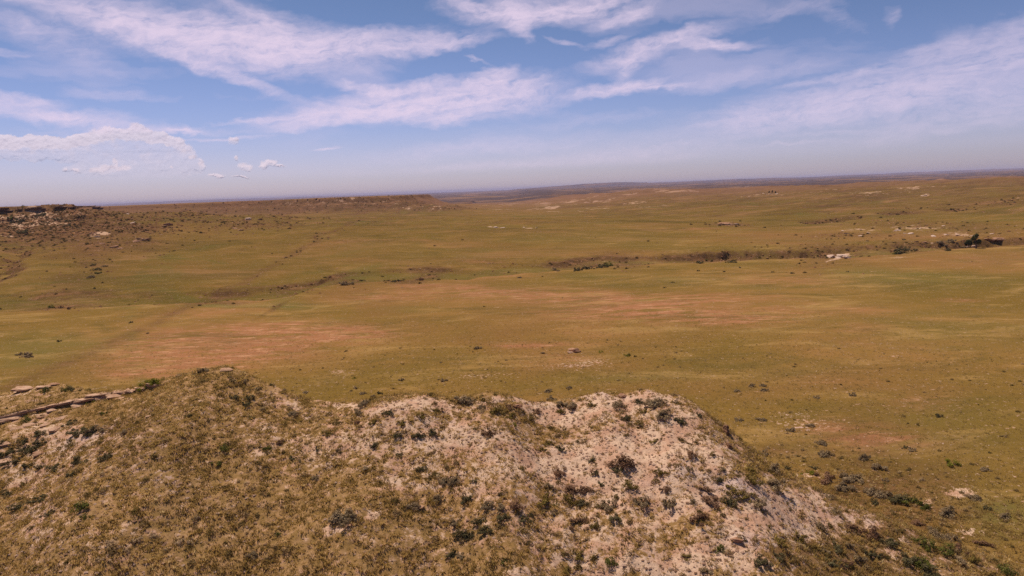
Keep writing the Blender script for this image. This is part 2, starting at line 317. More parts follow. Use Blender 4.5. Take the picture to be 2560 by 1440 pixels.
# ------------------------------------------------------------------ ground material
def ground_material():
    m, t, b = new_mat('prairie_ground')
    pos = t.node('ShaderNodeNewGeometry').outputs['Position']
    flat = t.vmath('MULTIPLY', pos, (1, 1, 0))
    n_km = t.noise(flat, .0035, 4); n_100 = t.noise(flat, .018, 4, .6); rotv = t.node('ShaderNodeMapping'); t.l.new(flat, rotv.inputs[0]); rotv.inputs['Rotation'].default_value = (0, 0, R(-14)); rotv.inputs['Scale'].default_value = (.55, 1.5, 1); sv = rotv.outputs[0]; n_10 = t.noise(sv, .11, 4, .62); n_3 = t.noise(flat, .5, 4, .62)
    n_1 = t.noise(pos, 1.7, 4, .65); n_f = t.noise(pos, 6.5, 3, .7)
    soil = t.attr('soil'); sfar = t.attr('soilfar'); red = t.attr('red'); green = t.attr('green'); brown = t.attr('brown'); far = t.attr('far'); steep = t.attr('steep'); hill = t.attr('hill')
    olive = srgb(123, 95, 43); tan = srgb(149, 109, 58); grn = srgb(112, 100, 50); redc = srgb(166, 110, 76); dk = srgb(84, 66, 36); pale = srgb(214, 177, 146); pinkish = srgb(196, 150, 120); brn = srgb(96, 68, 44)
    c = t.mix(t.rng(n_100, .36, .66), olive, tan)
    c = t.mix(t.rng(n_10, .40, .72, 0, .55), c, srgb(118, 92, 44))
    g = t.math('ADD', t.math('MULTIPLY', green, .95), t.rng(n_km, .42, .68, 0, .28))
    g = t.math('MULTIPLY', g, t.rng(n_10, .3, .6, .55, 1.15))
    c = t.mix(t.math('MINIMUM', g, .92), c, grn)
    rr = t.math('MULTIPLY', t.math('ADD', red, t.rng(n_100, .54, .72, 0, .5)), t.rng(t.noise(sv, .16, 6, .72, .4), .38, .60, .10, 1.1))
    c = t.mix(t.math('MINIMUM', rr, .9), c, redc)
    rr2 = t.math('MULTIPLY', rr, t.rng(t.noise(sv, .34, 5, .7), .52, .64, 0, .9))
    c = t.mix(t.math('MINIMUM', rr2, .6), c, srgb(206, 152, 112))
    c = t.mix(t.rng(t.noise(sv, .065, 6, .74, .6), .50, .66, 0, .50), c, srgb(180, 140, 84))
    c = t.mix(t.rng(t.noise(sv, .045, 6, .74, .8), .50, .66, 0, .60), c, srgb(96, 80, 38))
    c = t.mix(t.rng(t.noise(flat, .0085, 5, .65, .5), .46, .64, 0, .55), c, srgb(140, 96, 58))
    c = t.mix(t.rng(t.noise(flat, .006, 4, .6, .5), .52, .68, 0, .40), c, srgb(104, 90, 42))
    c = t.mix(t.math('MULTIPLY', t.attr('drab'), t.rng(n_10, .3, .6, .5, .9)), c, srgb(106, 84, 36))
    big = t.attr('drab')
    c = t.mix(t.math('MULTIPLY', big, t.rng(t.noise(sv, .026, 6, .72, .5), .50, .64, 0, .8)), c, srgb(154, 112, 72))
    c = t.mix(t.math('MULTIPLY', big, t.rng(t.noise(sv, .019, 6, .72, .9), .50, .62, 0, .7)), c, srgb(82, 68, 34))
    c = t.mix(t.math('MULTIPLY', big, t.rng(t.noise(flat, .011, 5, .7, .9), .54, .66, 0, .6)), c, srgb(98, 92, 42))
    # tufty darker and lighter grain
    c = t.mix(t.rng(n_1, .50, .72, 0, .45), c, dk)
    c = t.mix(t.rng(n_3, .60, .78, 0, .32), c, srgb(170, 136, 84))
    c = t.mix(t.rng(n_f, .54, .76, 0, .30), c, srgb(184, 150, 96))
    # hill: drier soil between the plants
    c = t.mix(t.math('MULTIPLY', hill, t.rng(n_1, .40, .58, .35, .9)), c, srgb(172, 132, 90))
    # brown scrubby banks and slopes
    bb = t.math('ADD', brown, t.math('MULTIPLY', steep, .9))
    bb = t.math('MULTIPLY', bb, t.rng(t.math('ADD', t.math('MULTIPLY', n_3, .5), t.math('MULTIPLY', n_10, .5)), .40, .56, .35, 1.15))
    c = t.mix(t.math('MINIMUM', bb, .92), c, brn)
    bb2 = t.math('MULTIPLY', bb, t.rng(n_10, .50, .64, 0, .6))
    c = t.mix(t.math('MINIMUM', bb2, .7), c, srgb(150, 106, 70))
    # pale clay
    sx = t.math('ADD', t.math('MULTIPLY', soil, 1.0), t.math('MULTIPLY', t.math('SUBTRACT', n_1, .5), 2.3))
    sx = t.math('ADD', sx, t.math('MULTIPLY', t.math('SUBTRACT', n_f, .5), 1.3))
    sx = t.math('ADD', sx, t.math('MULTIPLY', t.math('SUBTRACT', n_3, .5), .6))
    pc = t.mix(t.rng(n_3, .42, .62), pale, pinkish)
    pc = t.mix(t.rng(n_f, .5, .75, 0, .5), pc, srgb(176, 138, 108))
    pc = t.mix(t.rng(n_10, .55, .7, 0, .5), pc, srgb(212, 186, 176))
    c = t.mix(t.rng(sx, .28, .52, 0, .96), c, pc)
    sy = t.math('ADD', sfar, t.math('MULTIPLY', t.math('SUBTRACT', t.noise(flat, .16, 4, .7), .5), 2.6))
    c = t.mix(t.rng(sy, .42, .72, 0, .9), c, srgb(200, 160, 128))
    # distant scrub darkens the badlands
    fk = t.math('MULTIPLY', far, t.rng(t.noise(flat, .0016, 5, .65), .38, .58, .45, 1.0))
    c = t.mix(t.math('MULTIPLY', t.rng(far, 0, .5), t.rng(n_km, .35, .62, .45, .85)), c, srgb(138, 98, 76))
    c = t.mix(t.rng(fk, .30, 1.0), c, srgb(84, 66, 60))
    b.inputs['Roughness'].default_value = 1.0; b.inputs['Specular IOR Level'].default_value = .0
    t.l.new(c, b.inputs['Base Color'])
    bp = t.node('ShaderNodeBump'); bp.inputs['Strength'].default_value = .55; bp.inputs['Distance'].default_value = .12
    t.put(bp.inputs['Height'], t.math('ADD', t.math('MULTIPLY', n_1, 1.6), n_f)); t.l.new(bp.outputs[0], b.inputs['Normal'])
    return m
GM = ground_material()

# ------------------------------------------------------------------ terrain mesh
NCOL = 1050
ang = np.concatenate([np.linspace(-180, -46, 46, endpoint=False), np.linspace(-46, -41, 12, endpoint=False), np.linspace(-41, 41, NCOL, endpoint=False), np.linspace(41, 46, 12, endpoint=False), np.linspace(46, 180, 46, endpoint=False)])
ang = np.radians(ang)
rad = list(np.arange(4, 27, 1.2)); r_ = 27.0
while r_ < 84: rad.append(r_); r_ += .125
while r_ < 42000: rad.append(r_); r_ *= (1.0044 if r_ < 2500 else 1.009)
rad = np.array(rad)
A, RR = np.meshgrid(ang, rad)
X = (RR*np.sin(A)).ravel(); Y = (RR*np.cos(A)).ravel()
Z = np.concatenate([height(X[i:i+300000], Y[i:i+300000]) for i in range(0, len(X), 300000)])
nr, nc = len(rad), len(ang)
# keep the ground clear below the camera
Z = np.where(np.hypot(X, Y) < 27, np.minimum(Z, 14), Z)
Zg = Z.reshape(nr, nc)
drr = np.gradient(Zg, axis=0)/np.gradient(rad)[:, None]
dth = (np.roll(Zg, -1, 1)-np.roll(Zg, 1, 1))/(np.maximum(rad[:, None]*np.abs((np.roll(ang, -1)-np.roll(ang, 1)+np.pi) % (2*np.pi)-np.pi)[None, :], 1e-3))
slope = np.hypot(drr, dth).ravel()
cov = [np.empty_like(X) for _ in range(5)]
for i in range(0, len(X), 400000):
    for k, v in enumerate(cover(X[i:i+400000], Y[i:i+400000])): cov[k][i:i+400000] = v
RAD = np.hypot(X, Y)
_, tm = mound(X, Y)
mz, _ = mound(X, Y)
plainz = np.where(RAD < 160, mz, -99)
hillmask = sst(.2, 1.6, mz)*(RAD < 160)
def bank(x, y):
    s_, w_ = wash(x, y)
    acc = np.exp(-((x-33)/17)**2) + np.exp(-((x-92)/17)**2) + .8*np.exp(-((x+74)/13)**2) + .8*np.exp(-((x+98)/10)**2)
    b_ = sst(w_-6, w_+1, s_)*sst(w_+14, w_+6, s_)*sst(-.05, .35, fbm(x, y*.4, 34, 3, 141)+.08+.5*acc)
    return b_*.68*sst(240, 140, x), sst(-5, -1, s_)*sst(2, -.5, s_), sst(3, 9, s_)*sst(w_+2, w_-5, s_)
cov[1] = np.clip(cov[1]+on(RAD > 800, flecks, X, Y), 0, 1.3)
BK = [on((RAD > 170) & (RAD < 560) & (Y > 130), (lambda x, y, k=k: bank(x, y)[k]), X, Y) for k in range(3)]
cov[4] = np.clip(cov[4]+BK[0], 0, 1.3); cov[2] = np.clip(cov[2]+.35*BK[1], 0, 1.2); cov[3] = np.clip(cov[3]+.85*BK[2], 0, 1.2)
steep = np.maximum(sst(.15, .42, slope), .62*sst(.06, .17, slope)*sst(430, 600, RAD))*sst(150, 260, RAD)*sst(3500, 2500, RAD)*(1-.75*on((RAD > 170) & (RAD < 560) & (Y > 130), lambda x, y: sst(-30, -5, wash(x, y)[0])*sst(60, 40, wash(x, y)[0])*sst(.3, -.1, fbm(x, y*.4, 34, 3, 141)+.08), X, Y))
far = sst(1700, 3000, RAD + 700*fbm(X, Y, 1100, 3, 111)) + .45*sst(480, 1500, RAD)*(1-sst(1700, 3000, RAD))
attrs = dict(drab=drabness(X, Y), soil=cov[0]*sst(300, 200, RAD), soilfar=cov[1]*sst(150, 250, RAD), red=cov[2], green=cov[3], brown=cov[4], far=far, steep=steep, hill=hillmask)
idx = np.arange(nr*nc).reshape(nr, nc)
nx = np.roll(idx, -1, 1)
F = np.stack([idx[:-1], idx[1:], nx[1:], nx[:-1]], -1).reshape(-1, 4)
V = np.stack([X, Y, Z], -1)
# which landform each face belongs to
fx = X[F[:, 0]]; fy = Y[F[:, 0]]; fz = Z[F[:, 0]]; fr = RAD[F[:, 0]]
near_m = (hillmask[F[:, 0]] > .5) & (fr < 150)
far_m = fr > 3200
q1 = np.hypot(np.maximum(fx+372+.655*np.maximum(fy-566, 0), 0)*.62, np.maximum(566-fy, 0))
mesa_l = (q1 < 165) & (fz > 9) & (fr > 200) & (fr < 1400) & (fy < 900)
mesa_b = (np.hypot(np.maximum(fx+128, 0), np.maximum(960-fy, 0)) < 65) & (fz > 10) & (fr < 2500) & (fr > 500) & ~mesa_l & (fy > 800)
ground_m = ~(near_m | far_m | mesa_l | mesa_b)
def sub(name, mask, label):
    f = F[mask]; u, inv = np.unique(f, return_inverse=True)
    me = mesh_np(name, V[u], inv.reshape(-1, 4), [GM], {k: a[u] for k, a in attrs.items()}, smooth=True)
    o = link(name, me); tag(o, label, None, None, 'structure'); return o
sub('ground', ground_m, 'rolling olive and rust coloured dry prairie reaching to the badlands')
sub('hill', near_m, 'near clay hill with pale bare crest, dry grass and sagebrush')
sub('mesa', mesa_l, 'dark rocky mesa with a broken caprock at the left edge')
sub('ridge', mesa_b, 'long flat topped ridge with an eroded tan face in the distance')
sub('distant_hills', far_m, 'dark hazy badland hills along the horizon')
del F, V, A, RR

# ------------------------------------------------------------------ plant and rock materials
def plant_material(name, cols, rough=.9):
    m, t, b = new_mat(name, rough)
    rnd = t.node('ShaderNodeObjectInfo').outputs['Random']
    v = t.attr('tint')
    c = t.mix(t.rng(v, 0, .5, smooth=False), cols[0], cols[1]); c = t.mix(t.rng(v, .5, 1, smooth=False), c, cols[2])
    h = t.node('ShaderNodeHueSaturation'); t.put(h.inputs['Value'], t.rng(rnd, 0, 1, .82, 1.15, False)); h.inputs['Saturation'].default_value = 1.0; t.put(h.inputs['Color'], c)
    t.l.new(h.outputs[0], b.inputs['Base Color']); b.inputs['Specular IOR Level'].default_value = .05; leafy(t, b, h.outputs[0], .3)
    return m
PM = {
 'd': plant_material('sage_dark', [srgb(86, 76, 50), srgb(116, 104, 70), srgb(152, 138, 98)]),
 's': plant_material('sage_grey', [srgb(120, 98, 68), srgb(158, 132, 98), srgb(188, 162, 124)]),
 'p': plant_material('dry_purple_brush', [srgb(108, 78, 56), srgb(146, 108, 80), srgb(172, 136, 104)]),
 'o': plant_material('olive_bush', [srgb(100, 82, 40), srgb(138, 114, 56), srgb(168, 144, 78)]),
 'g': plant_material('green_bush', [srgb(80, 80, 36), srgb(108, 106, 48), srgb(142, 132, 68)]),
 'G': plant_material('bright_green_bush', [srgb(104, 102, 34), srgb(138, 132, 46), srgb(172, 158, 66)]),
 'w': plant_material('pale_dry_bush', [srgb(160, 130, 96), srgb(200, 168, 128), srgb(226, 196, 156)]),
}
stem_m, t_, b_ = new_mat('woody_stem'); t_.l.new(t_.mix(t_.noise(t_.node('ShaderNodeNewGeometry').outputs['Position'], 9), srgb(86, 66, 50), srgb(128, 104, 84)), b_.inputs['Base Color'])
juniper_m = plant_material('juniper_leaf', [srgb(54, 58, 34), srgb(74, 78, 44), srgb(102, 102, 60)])
def rock_material(name, c1, c2, c3, sc=1.2):
    m, t, b = new_mat(name, .95)
    pos = t.node('ShaderNodeNewGeometry').outputs['Position']
    st = t.vmath('MULTIPLY', pos, (1, 1, 5))
    c = t.mix(t.rng(t.noise(st, sc, 5, .65), .38, .64), c1, c2); c = t.mix(t.rng(t.noise(pos, sc*4, 4, .7), .52, .72, 0, .6), c, c3)
    t.l.new(c, b.inputs['Base Color'])
    bp = t.node('ShaderNodeBump'); bp.inputs['Strength'].default_value = .6; bp.inputs['Distance'].default_value = .1; t.put(bp.inputs['Height'], t.noise(st, sc*3, 5, .7)); t.l.new(bp.outputs[0], b.inputs['Normal'])
    return m
sand_m = rock_material('sandstone', srgb(206, 164, 132), srgb(176, 132, 100), srgb(128, 92, 68))
rust_m = rock_material('rust_sandstone', srgb(150, 104, 76), srgb(184, 140, 108), srgb(92, 62, 44))
dark_m = rock_material('dark_caprock', srgb(142, 104, 78), srgb(98, 70, 52), srgb(170, 132, 102), .5)
white_m = rock_material('pale_claystone', srgb(226, 192, 166), srgb(204, 166, 138), srgb(160, 120, 94), .4)

# ------------------------------------------------------------------ plants
def leaf_tris(cent, nrm, size, g):
    """one triangle per centre"""
    n = len(cent); a = g.normal(size=(n, 3)); a -= (a*nrm).sum(1, keepdims=True)*nrm*.6; a /= np.linalg.norm(a, axis=1, keepdims=True)
    b = np.cross(nrm, a); b /= np.linalg.norm(b, axis=1, keepdims=True)+1e-9
    s = (size*g.uniform(.6, 1.4, n))[:, None]
    V = np.stack([cent-a*s*.5-b*s*.35, cent+a*s*.5-b*s*.35, cent+b*s*.9+a*s*g.uniform(-.3, .3, (n, 1))], 1).reshape(-1, 3)
    return V
def shrub_meshes(kind, seed, n=900, flat=.75, leaf=.085, clumps=16):
    g = np.random.default_rng(seed)
    cd = g.normal(size=(clumps, 3)); cd[:, 2] = np.abs(cd[:, 2])*1.0+.05; cd /= np.linalg.norm(cd, axis=1, keepdims=True)
    cc = cd*g.uniform(.30, 1.0, (clumps, 1)); cc[:, 2] *= flat; cc[:, 0] += .25*np.sin(3*cd[:, 1]+seed)
    cr = g.uniform(.14, .36, clumps); ct = g.uniform(0, 1, clumps)
    k = g.integers(0, clumps, n)
    d = g.normal(size=(n, 3)); d /= np.linalg.norm(d, axis=1, keepdims=True)
    rr = cr[k]*g.uniform(.35, 1, n)**.5
    P = cc[k]+d*rr[:, None]*np.array([1, 1, .8]); P[:, 2] = np.maximum(P[:, 2], .02)
    nv = d*.6+cd[k]*.6+g.normal(size=(n, 3))*.35+np.array([0, 0, .3]); nv /= np.linalg.norm(nv, axis=1, keepdims=True)
    V = leaf_tris(P, nv, np.full(n, leaf), g)
    tint = np.repeat(np.clip(.25*ct[k]+.2+g.normal(0, .22, n)+.15*(1 if kind != 'd' else 0), 0, 1), 3)
    F = np.arange(len(V)).reshape(-1, 3)
    fol = mesh_np('foliage', V, F, [PM[kind]], {'tint': tint})
    # stems: thin three-sided tapers from the root to each clump
    SV = []; SF = []
    for i in range(clumps):
        p0 = np.array([g.normal(0, .05), g.normal(0, .05), -.04]); p1 = cc[i]*.5+np.array([0, 0, -.05]); p2 = cc[i]+cd[i]*.15
        base = len(SV)
        for p, r in ((p0, .035), (p1, .024), (p2, .006)):
            for q in range(3):
                a = 2.1*q; SV.append(p+np.array([math.cos(a)*r, math.sin(a)*r, 0]))
        for s_ in range(2):
            for q in range(3):
                SF.append([base+3*s_+q, base+3*s_+(q+1) % 3, base+3*s_+3+(q+1) % 3, base+3*s_+3+q])
    st = mesh_np('stems', np.array(SV), np.array(SF), [stem_m])
    return fol, st
PROTO = {k: [shrub_meshes(k, 100+17*i+ord(k), 1000 if k in 'dsp' else 800, flat=(.7, .85, .6)[i], leaf=(.10 if k in 'sp' else .095), clumps=(14, 19, 11)[i]) for i in range(3)] for k in 'dspogGw'}

C1 = [(425,500,60,'d'),(470,555,80,'d'),(535,565,60,'d'),(240,570,55,'d'),(145,610,60,'d'),(15,620,40,'d'),(65,672,60,'d'),(170,670,65,'d'),(235,630,55,'d'),(100,735,70,'d'),(165,765,60,'d'),(15,700,40,'d'),
 (640,720,60,'d'),(465,735,55,'d'),(515,740,45,'d'),(330,770,50,'d'),(250,770,45,'d'),(440,820,55,'d'),(45,930,60,'d'),(115,1010,75,'d'),(240,970,70,'d'),(300,1055,55,'d'),(500,1000,110,'g'),(520,1075,50,'g'),(435,295,50,'d'),
 (1520,350,50,'d'),(1430,345,50,'d'),(1495,390,45,'d'),(1530,470,35,'d'),(1310,750,45,'g'),(1365,655,60,'g'),(1150,458,35,'d'),(1790,720,60,'d'),(1630,650,50,'g'),(1780,440,60,'s'),(1940,665,40,'d'),(2060,665,40,'s'),
 (1545,1295,70,'s'),(680,1225,55,'w'),(610,1335,50,'w'),(940,1190,50,'w'),(1090,1225,50,'w'),(1170,1225,60,'w'),(840,1210,45,'w'),(780,1280,50,'w'),(2070,1060,130,'s'),(1920,830,60,'s'),(1695,1180,35,'g'),(760,560,40,'s'),
 (1860,310,50,'s'),(1240,180,70,'s'),(1420,240,35,'s'),(1490,250,40,'s'),(1570,290,35,'s'),(1655,270,45,'d'),(1730,300,30,'s'),(900,262,90,'G'),(960,250,80,'G'),(875,285,60,'G'),(555,370,45,'G'),(165,480,60,'g'),(275,303,50,'g'),(640,440,40,'g'),
 (165,88,55,'s'),(395,300,45,'g'),(570,540,60,'s'),(630,545,50,'s'),(1210,1075,40,'w'),(820,1040,45,'o'),(1700,620,50,'p'),(2000,560,60,'o')]
C2 = [(240,318,50,'d'),(205,332,45,'s'),(135,322,40,'s'),(95,287,40,'s'),(85,228,32,'G'),(40,64,25,'d'),(840,40,60,'s'),(615,132,30,'s'),(1240,77,30,'s'),(630,240,50,'s'),(375,237,45,'s'),(1265,305,50,'s'),(1290,350,70,'s'),(1400,282,40,'s'),
 (1590,66,38,'G'),(1750,86,46,'G'),(1800,96,25,'o'),(150,378,70,'s'),(115,440,60,'s'),(105,495,50,'p'),(770,365,90,'s'),(860,400,60,'s'),(490,455,60,'o'),(590,420,60,'o'),(295,440,45,'d'),(205,500,55,'o'),(380,500,60,'o'),(480,575,80,'d'),(560,555,70,'d'),
 (345,575,60,'d'),(365,695,45,'d'),(210,635,60,'d'),(500,780,50,'d'),(155,775,60,'s'),(910,560,80,'p'),(1040,400,60,'p'),(1200,430,60,'p'),(1350,385,80,'s'),(1420,395,80,'s'),(1340,430,60,'o'),(1040,455,70,'o'),(940,430,60,'o'),(1060,515,35,'G'),(1340,655,60,'d'),
 (1240,660,45,'o'),(1270,620,50,'o'),(1540,730,50,'d'),(1720,745,115,'p'),(1690,790,55,'d'),(1340,800,80,'p'),(1560,810,50,'d'),(1600,872,55,'d'),(1400,915,90,'p'),(1480,905,80,'p'),(1250,975,100,'o'),(1390,970,100,'o'),(1480,990,60,'d'),(1640,1000,90,'s'),
 (1760,880,90,'o'),(1680,1080,60,'d'),(1440,1100,90,'p'),(1300,1045,60,'s'),(1550,1130,60,'o'),(1270,880,80,'s'),(830,855,40,'d'),(640,850,80,'s'),(700,845,70,'s'),(780,955,90,'d'),(590,960,80,'s'),(450,1000,80,'s'),(900,1000,80,'s'),(980,1010,70,'s'),(1080,1000,80,'p'),
 (700,1100,100,'s'),(850,1095,80,'d'),(990,1080,70,'d'),(1110,1085,80,'d'),(1155,1060,40,'d'),(890,1155,80,'d'),(760,1182,80,'d'),(680,1300,80,'d'),(740,1310,60,'s'),(35,1080,100,'s'),(1000,1350,50,'g'),(1460,1310,80,'o'),(1650,1340,70,'g'),(1380,1400,60,'o'),
 (1840,980,90,'s'),(2010,985,90,'s'),(1980,900,60,'p'),(1960,800,70,'o'),(1690,385,80,'s'),(1820,370,50,'d'),(1915,375,100,'s'),(1965,450,80,'s'),(1860,430,50,'o'),(2070,485,60,'d'),(2045,372,50,'s'),(1740,475,50,'d'),(1830,510,70,'o'),(1920,610,60,'o'),(1540,390,60,'o')]
C3 = [(120,455,45,'d'),(15,500,40,'d'),(75,700,60,'p'),(50,780,50,'s'),(260,785,40,'s'),(145,905,70,'p'),(240,850,40,'d'),(425,790,80,'o'),(430,850,80,'o'),(570,775,80,'s'),(560,870,110,'s'),(320,915,90,'o'),(195,970,100,'p'),(305,980,80,'d'),(400,950,80,'o'),
 (475,980,90,'s'),(115,1080,100,'p'),(660,775,50,'d'),(790,802,50,'G'),(825,777,40,'d'),(510,680,80,'s'),(365,480,50,'s'),(505,480,50,'s'),(680,545,50,'s'),(800,515,40,'s'),(870,625,60,'s'),(880,690,70,'s'),(1120,715,70,'s'),(1210,770,80,'s'),(1255,850,40,'s'),
 (835,342,50,'s'),(435,272,50,'s'),(505,272,40,'s'),(345,302,40,'s'),(510,302,40,'s'),(1055,327,50,'s'),(1580,462,28,'d'),(1370,650,30,'d'),(1415,665,40,'s'),(1660,747,60,'G'),(1855,780,50,'s'),(890,830,90,'p'),(1020,830,90,'s'),(1080,840,70,'s'),(1000,890,80,'s'),
 (1230,935,90,'s'),(1160,920,80,'s'),(1340,965,80,'d'),(1400,985,80,'g'),(1480,1000,80,'g'),(1190,985,60,'d'),(910,950,60,'s'),(1620,1050,70,'s'),(1800,955,60,'s'),(1870,1025,50,'d'),(1975,1070,50,'s'),(1450,1110,60,'p'),(940,1040,60,'s'),(860,1140,60,'s'),
 (730,1200,80,'o'),(600,1220,80,'o'),(1060,1150,80,'p'),(1270,1230,60,'d'),(1170,1180,80,'p'),(960,1260,80,'d'),(1170,1300,90,'d'),(1090,1330,80,'s'),(500,1350,80,'d'),(600,1320,80,'d'),(940,1360,80,'d'),(880,1280,60,'s'),(1220,1320,60,'d'),(1500,1240,80,'g'),
 (1560,1180,90,'s'),(1640,1200,80,'s'),(1400,1335,80,'d'),(1460,1350,80,'g'),(1620,1280,70,'g'),(1700,1270,60,'p'),(1840,1240,60,'p'),(1500,1400,90,'d'),(1700,1340,60,'s'),(1780,1340,60,'o'),(1980,1390,90,'g'),(240,1270,60,'g'),(160,1400,60,'s'),(50,1310,60,'o'),
 (1030,1245,60,'s'),(1010,1360,70,'p')]
BUSH = [(a/2.44, 850+b/2.44, s/2.44, k) for a, b, s, k in C1] + [(850+a/2.44, 850+b/2.44, s/2.44, k) for a, b, s, k in C2] + [(1700+a/2.44, 850+b/2.44, s/2.44, k) for a, b, s, k in C3]
LOOK = {'d': ('dark grey-green', 'sagebrush'), 's': ('silver-grey', 'sagebrush'), 'p': ('purplish brown', 'brush'), 'o': ('olive', 'bush'), 'g': ('mid green', 'bush'), 'G': ('bright green', 'bush'), 'w': ('pale straw-coloured', 'bush')}
def zone(px, py):
    crest = np.interp(px, _c[:, 0], _c[:, 1])
    if py < crest-4 or (px > 1800 and py < crest-25):
        if px < 700: return 'on the plain behind the left peak'
        if px < 1300: return 'on the plain behind the clay crest'
        if px < 1800: return 'on the plain near the lone boulder'
        return 'on the open plain right of the hill' if py < 1020 else 'at the foot of the right-hand slope'
    if px < 260: return 'among the fallen sandstone slabs' if py < 1160 else 'at the hill base left of the dry grass'
    if px < 470: return 'beside the sandstone ledge' if py < 1010 else 'below the sandstone ledge'
    if px < 800: return 'on the grassy left peak' if py < 1090 else 'on the brown grass slope'
    if px < 1100: return 'in the saddle left of the pale crest' if py < 1130 else 'on the lower middle slope'
    if px < 1400: return 'on the ochre hump of the crest' if py < 1110 else ('in the dark thicket mid slope' if py > 1200 else 'on the mixed clay and grass slope')
    if px < 1760: return 'along the white clay rim' if py < 1070 else ('on the bare white clay face' if py < 1200 else ('in the scrub belt under the white clay' if py < 1310 else 'on the lowest clay flat'))
    if px < 2050: return 'on the right shoulder of white clay' if py < 1270 else 'on the lowest right clay flat'
    return 'on the upper right-hand slope' if py < 1290 else 'in the dense scrub of the lower right slope'
P = at([b[0] for b in BUSH], [b[1]+b[2]*.22 for b in BUSH])
recs = []
for i, (px, py, s, k) in enumerate(BUSH):
    dist = np.linalg.norm(P[i]-CAM); w = s/FOC*dist*.56
    recs.append([px, py, s, k, P[i], w, zone(px, py)])
ORD = ['first', 'second', 'third', 'fourth', 'fifth', 'sixth', 'seventh', 'eighth', 'ninth', 'tenth', 'eleventh', 'twelfth', 'thirteenth', 'fourteenth', 'fifteenth', 'sixteenth', 'seventeenth', 'eighteenth', 'nineteenth', 'twentieth'] + ['%dth' % k for k in range(21, 60)]
fam = {}
for i, r in enumerate(recs): fam.setdefault((r[3], r[6]), []).append(i)
for (k, zn), ids in fam.items():
    ids.sort(key=lambda i: recs[i][0])
    ws = sorted(recs[i][5] for i in ids)
    for n, i in enumerate(ids):
        col, noun = LOOK[k]
        if len(ids) == 1: lab = f'lone {col} {noun} {zn}'
        else:
            lab = f'{col} {noun} {zn}, {ORD[n]} from the left' if n < len(ids)-1 else f'{col} {noun} {zn}, rightmost of {len(ids)}'
        px, py, s, k_, p, w, _z = recs[i]
        name = {'sagebrush': 'sagebrush', 'brush': 'dry_brush', 'bush': 'bush'}[noun]
        o = bpy.data.objects.new(name, None); C.objects.link(o); o.empty_display_size = .3
        o.location = (p[0], p[1], float(height(np.array([p[0]]), np.array([p[1]]))[0])-.03*w)
        o.rotation_euler = (0, 0, random.uniform(0, 6.28)); sc = w*random.uniform(.95, 1.3)*(.82 if 'plain' in _z else 1); o.scale = (sc*random.uniform(.85, 1.35), sc*random.uniform(.8, 1.1), sc*random.uniform(.8, 1.15))
        tag(o, lab, 'shrub', f'{col} shrubs {zn}')
        fo, st = random.choice(PROTO[k])
        link('foliage', fo, o); link('stems', st, o)

# ------------------------------------------------------------------ trees by the far wash
def tree(px, py, hpx, wpx, label, seed, lobes):
    p = at([px], [py])[0]; dist = np.linalg.norm(p-CAM); hh = hpx/FOC*dist; ww = wpx/FOC*dist/2
    g = np.random.default_rng(seed)
    o = bpy.data.objects.new('juniper_tree', None); C.objects.link(o); o.location = p-np.array([0, 0, .15]); tag(o, label, 'tree', 'trees on the prairie')
    cc = np.array([(lx*ww, g.uniform(-.4, .4)*ww, lz*hh) for lx, lz, lr in lobes]); cr = np.array([lr*ww for *_, lr in lobes])
    n = 2600; k = g.integers(0, len(cc), n); d = g.normal(size=(n, 3)); d /= np.linalg.norm(d, axis=1, keepdims=True)
    Pn = cc[k]+d*(cr[k]*g.uniform(.2, 1.08, n)**.6)[:, None]*np.array([1, 1, .95])
    nv = d+g.normal(size=(n, 3))*.5; nv /= np.linalg.norm(nv, axis=1, keepdims=True)
    Vv = leaf_tris(Pn, nv, np.full(n, ww*.16), g)
    link('crown', mesh_np('crown', Vv, np.arange(len(Vv)).reshape(-1, 3), [juniper_m], {'tint': np.repeat(g.uniform(0, 1, n), 3)}), o)
    SV = []; SF = []
    def limb(a, b, ra, rb):
        i = len(SV)
        for p_, r_ in ((a, ra), (.5*(np.array(a)+b)+g.normal(0, .05*hh, 3)*.4, .5*(ra+rb)), (b, rb)):
            for q in range(6): SV.append((p_[0]+r_*math.cos(q*1.047), p_[1]+r_*math.sin(q*1.047), p_[2]))
        for s_ in range(2):
            for q in range(6): SF.append([i+6*s_+q, i+6*s_+(q+1) % 6, i+6*s_+6+(q+1) % 6, i+6*s_+6+q])
    fork = np.array([0, 0, .28*hh]); limb(np.array([0, 0, -.1]), fork, .06*hh, .045*hh)
    for c_ in cc: limb(fork, c_, .035*hh, .012*hh)
    link('trunk', mesh_np('trunk', np.array(SV), np.array(SF), [stem_m]), o)
    return o
tree(2439, 621, 31, 16, 'tall dark double-crowned juniper beside the far right wash', 1, [(-.3, .78, .72), (-.5, .66, .55), (.45, .46, .72), (.05, .42, .5), (.0, .90, .45), (.75, .52, .5)])
tree(2421, 616, 16, 15, 'small round juniper just left of the tall dark one', 2, [(0, .6, .8), (.3, .45, .6), (-.4, .45, .5)])
for px, py, hpx, wpx, lab, sd in ((1923, 482, 5, 4, 'distant dark conifer on a pale outcrop, leftmost of three', 3), (1931, 482, 7, 4, 'distant dark conifer on a pale outcrop, tallest and middle of three', 4), (1939, 483, 5, 4, 'distant dark conifer on a pale outcrop, rightmost of three', 5)):
    tree(px, py, hpx, wpx, lab, sd, [(0, .5, .8), (.1, .75, .55), (-.3, .3, .7)])

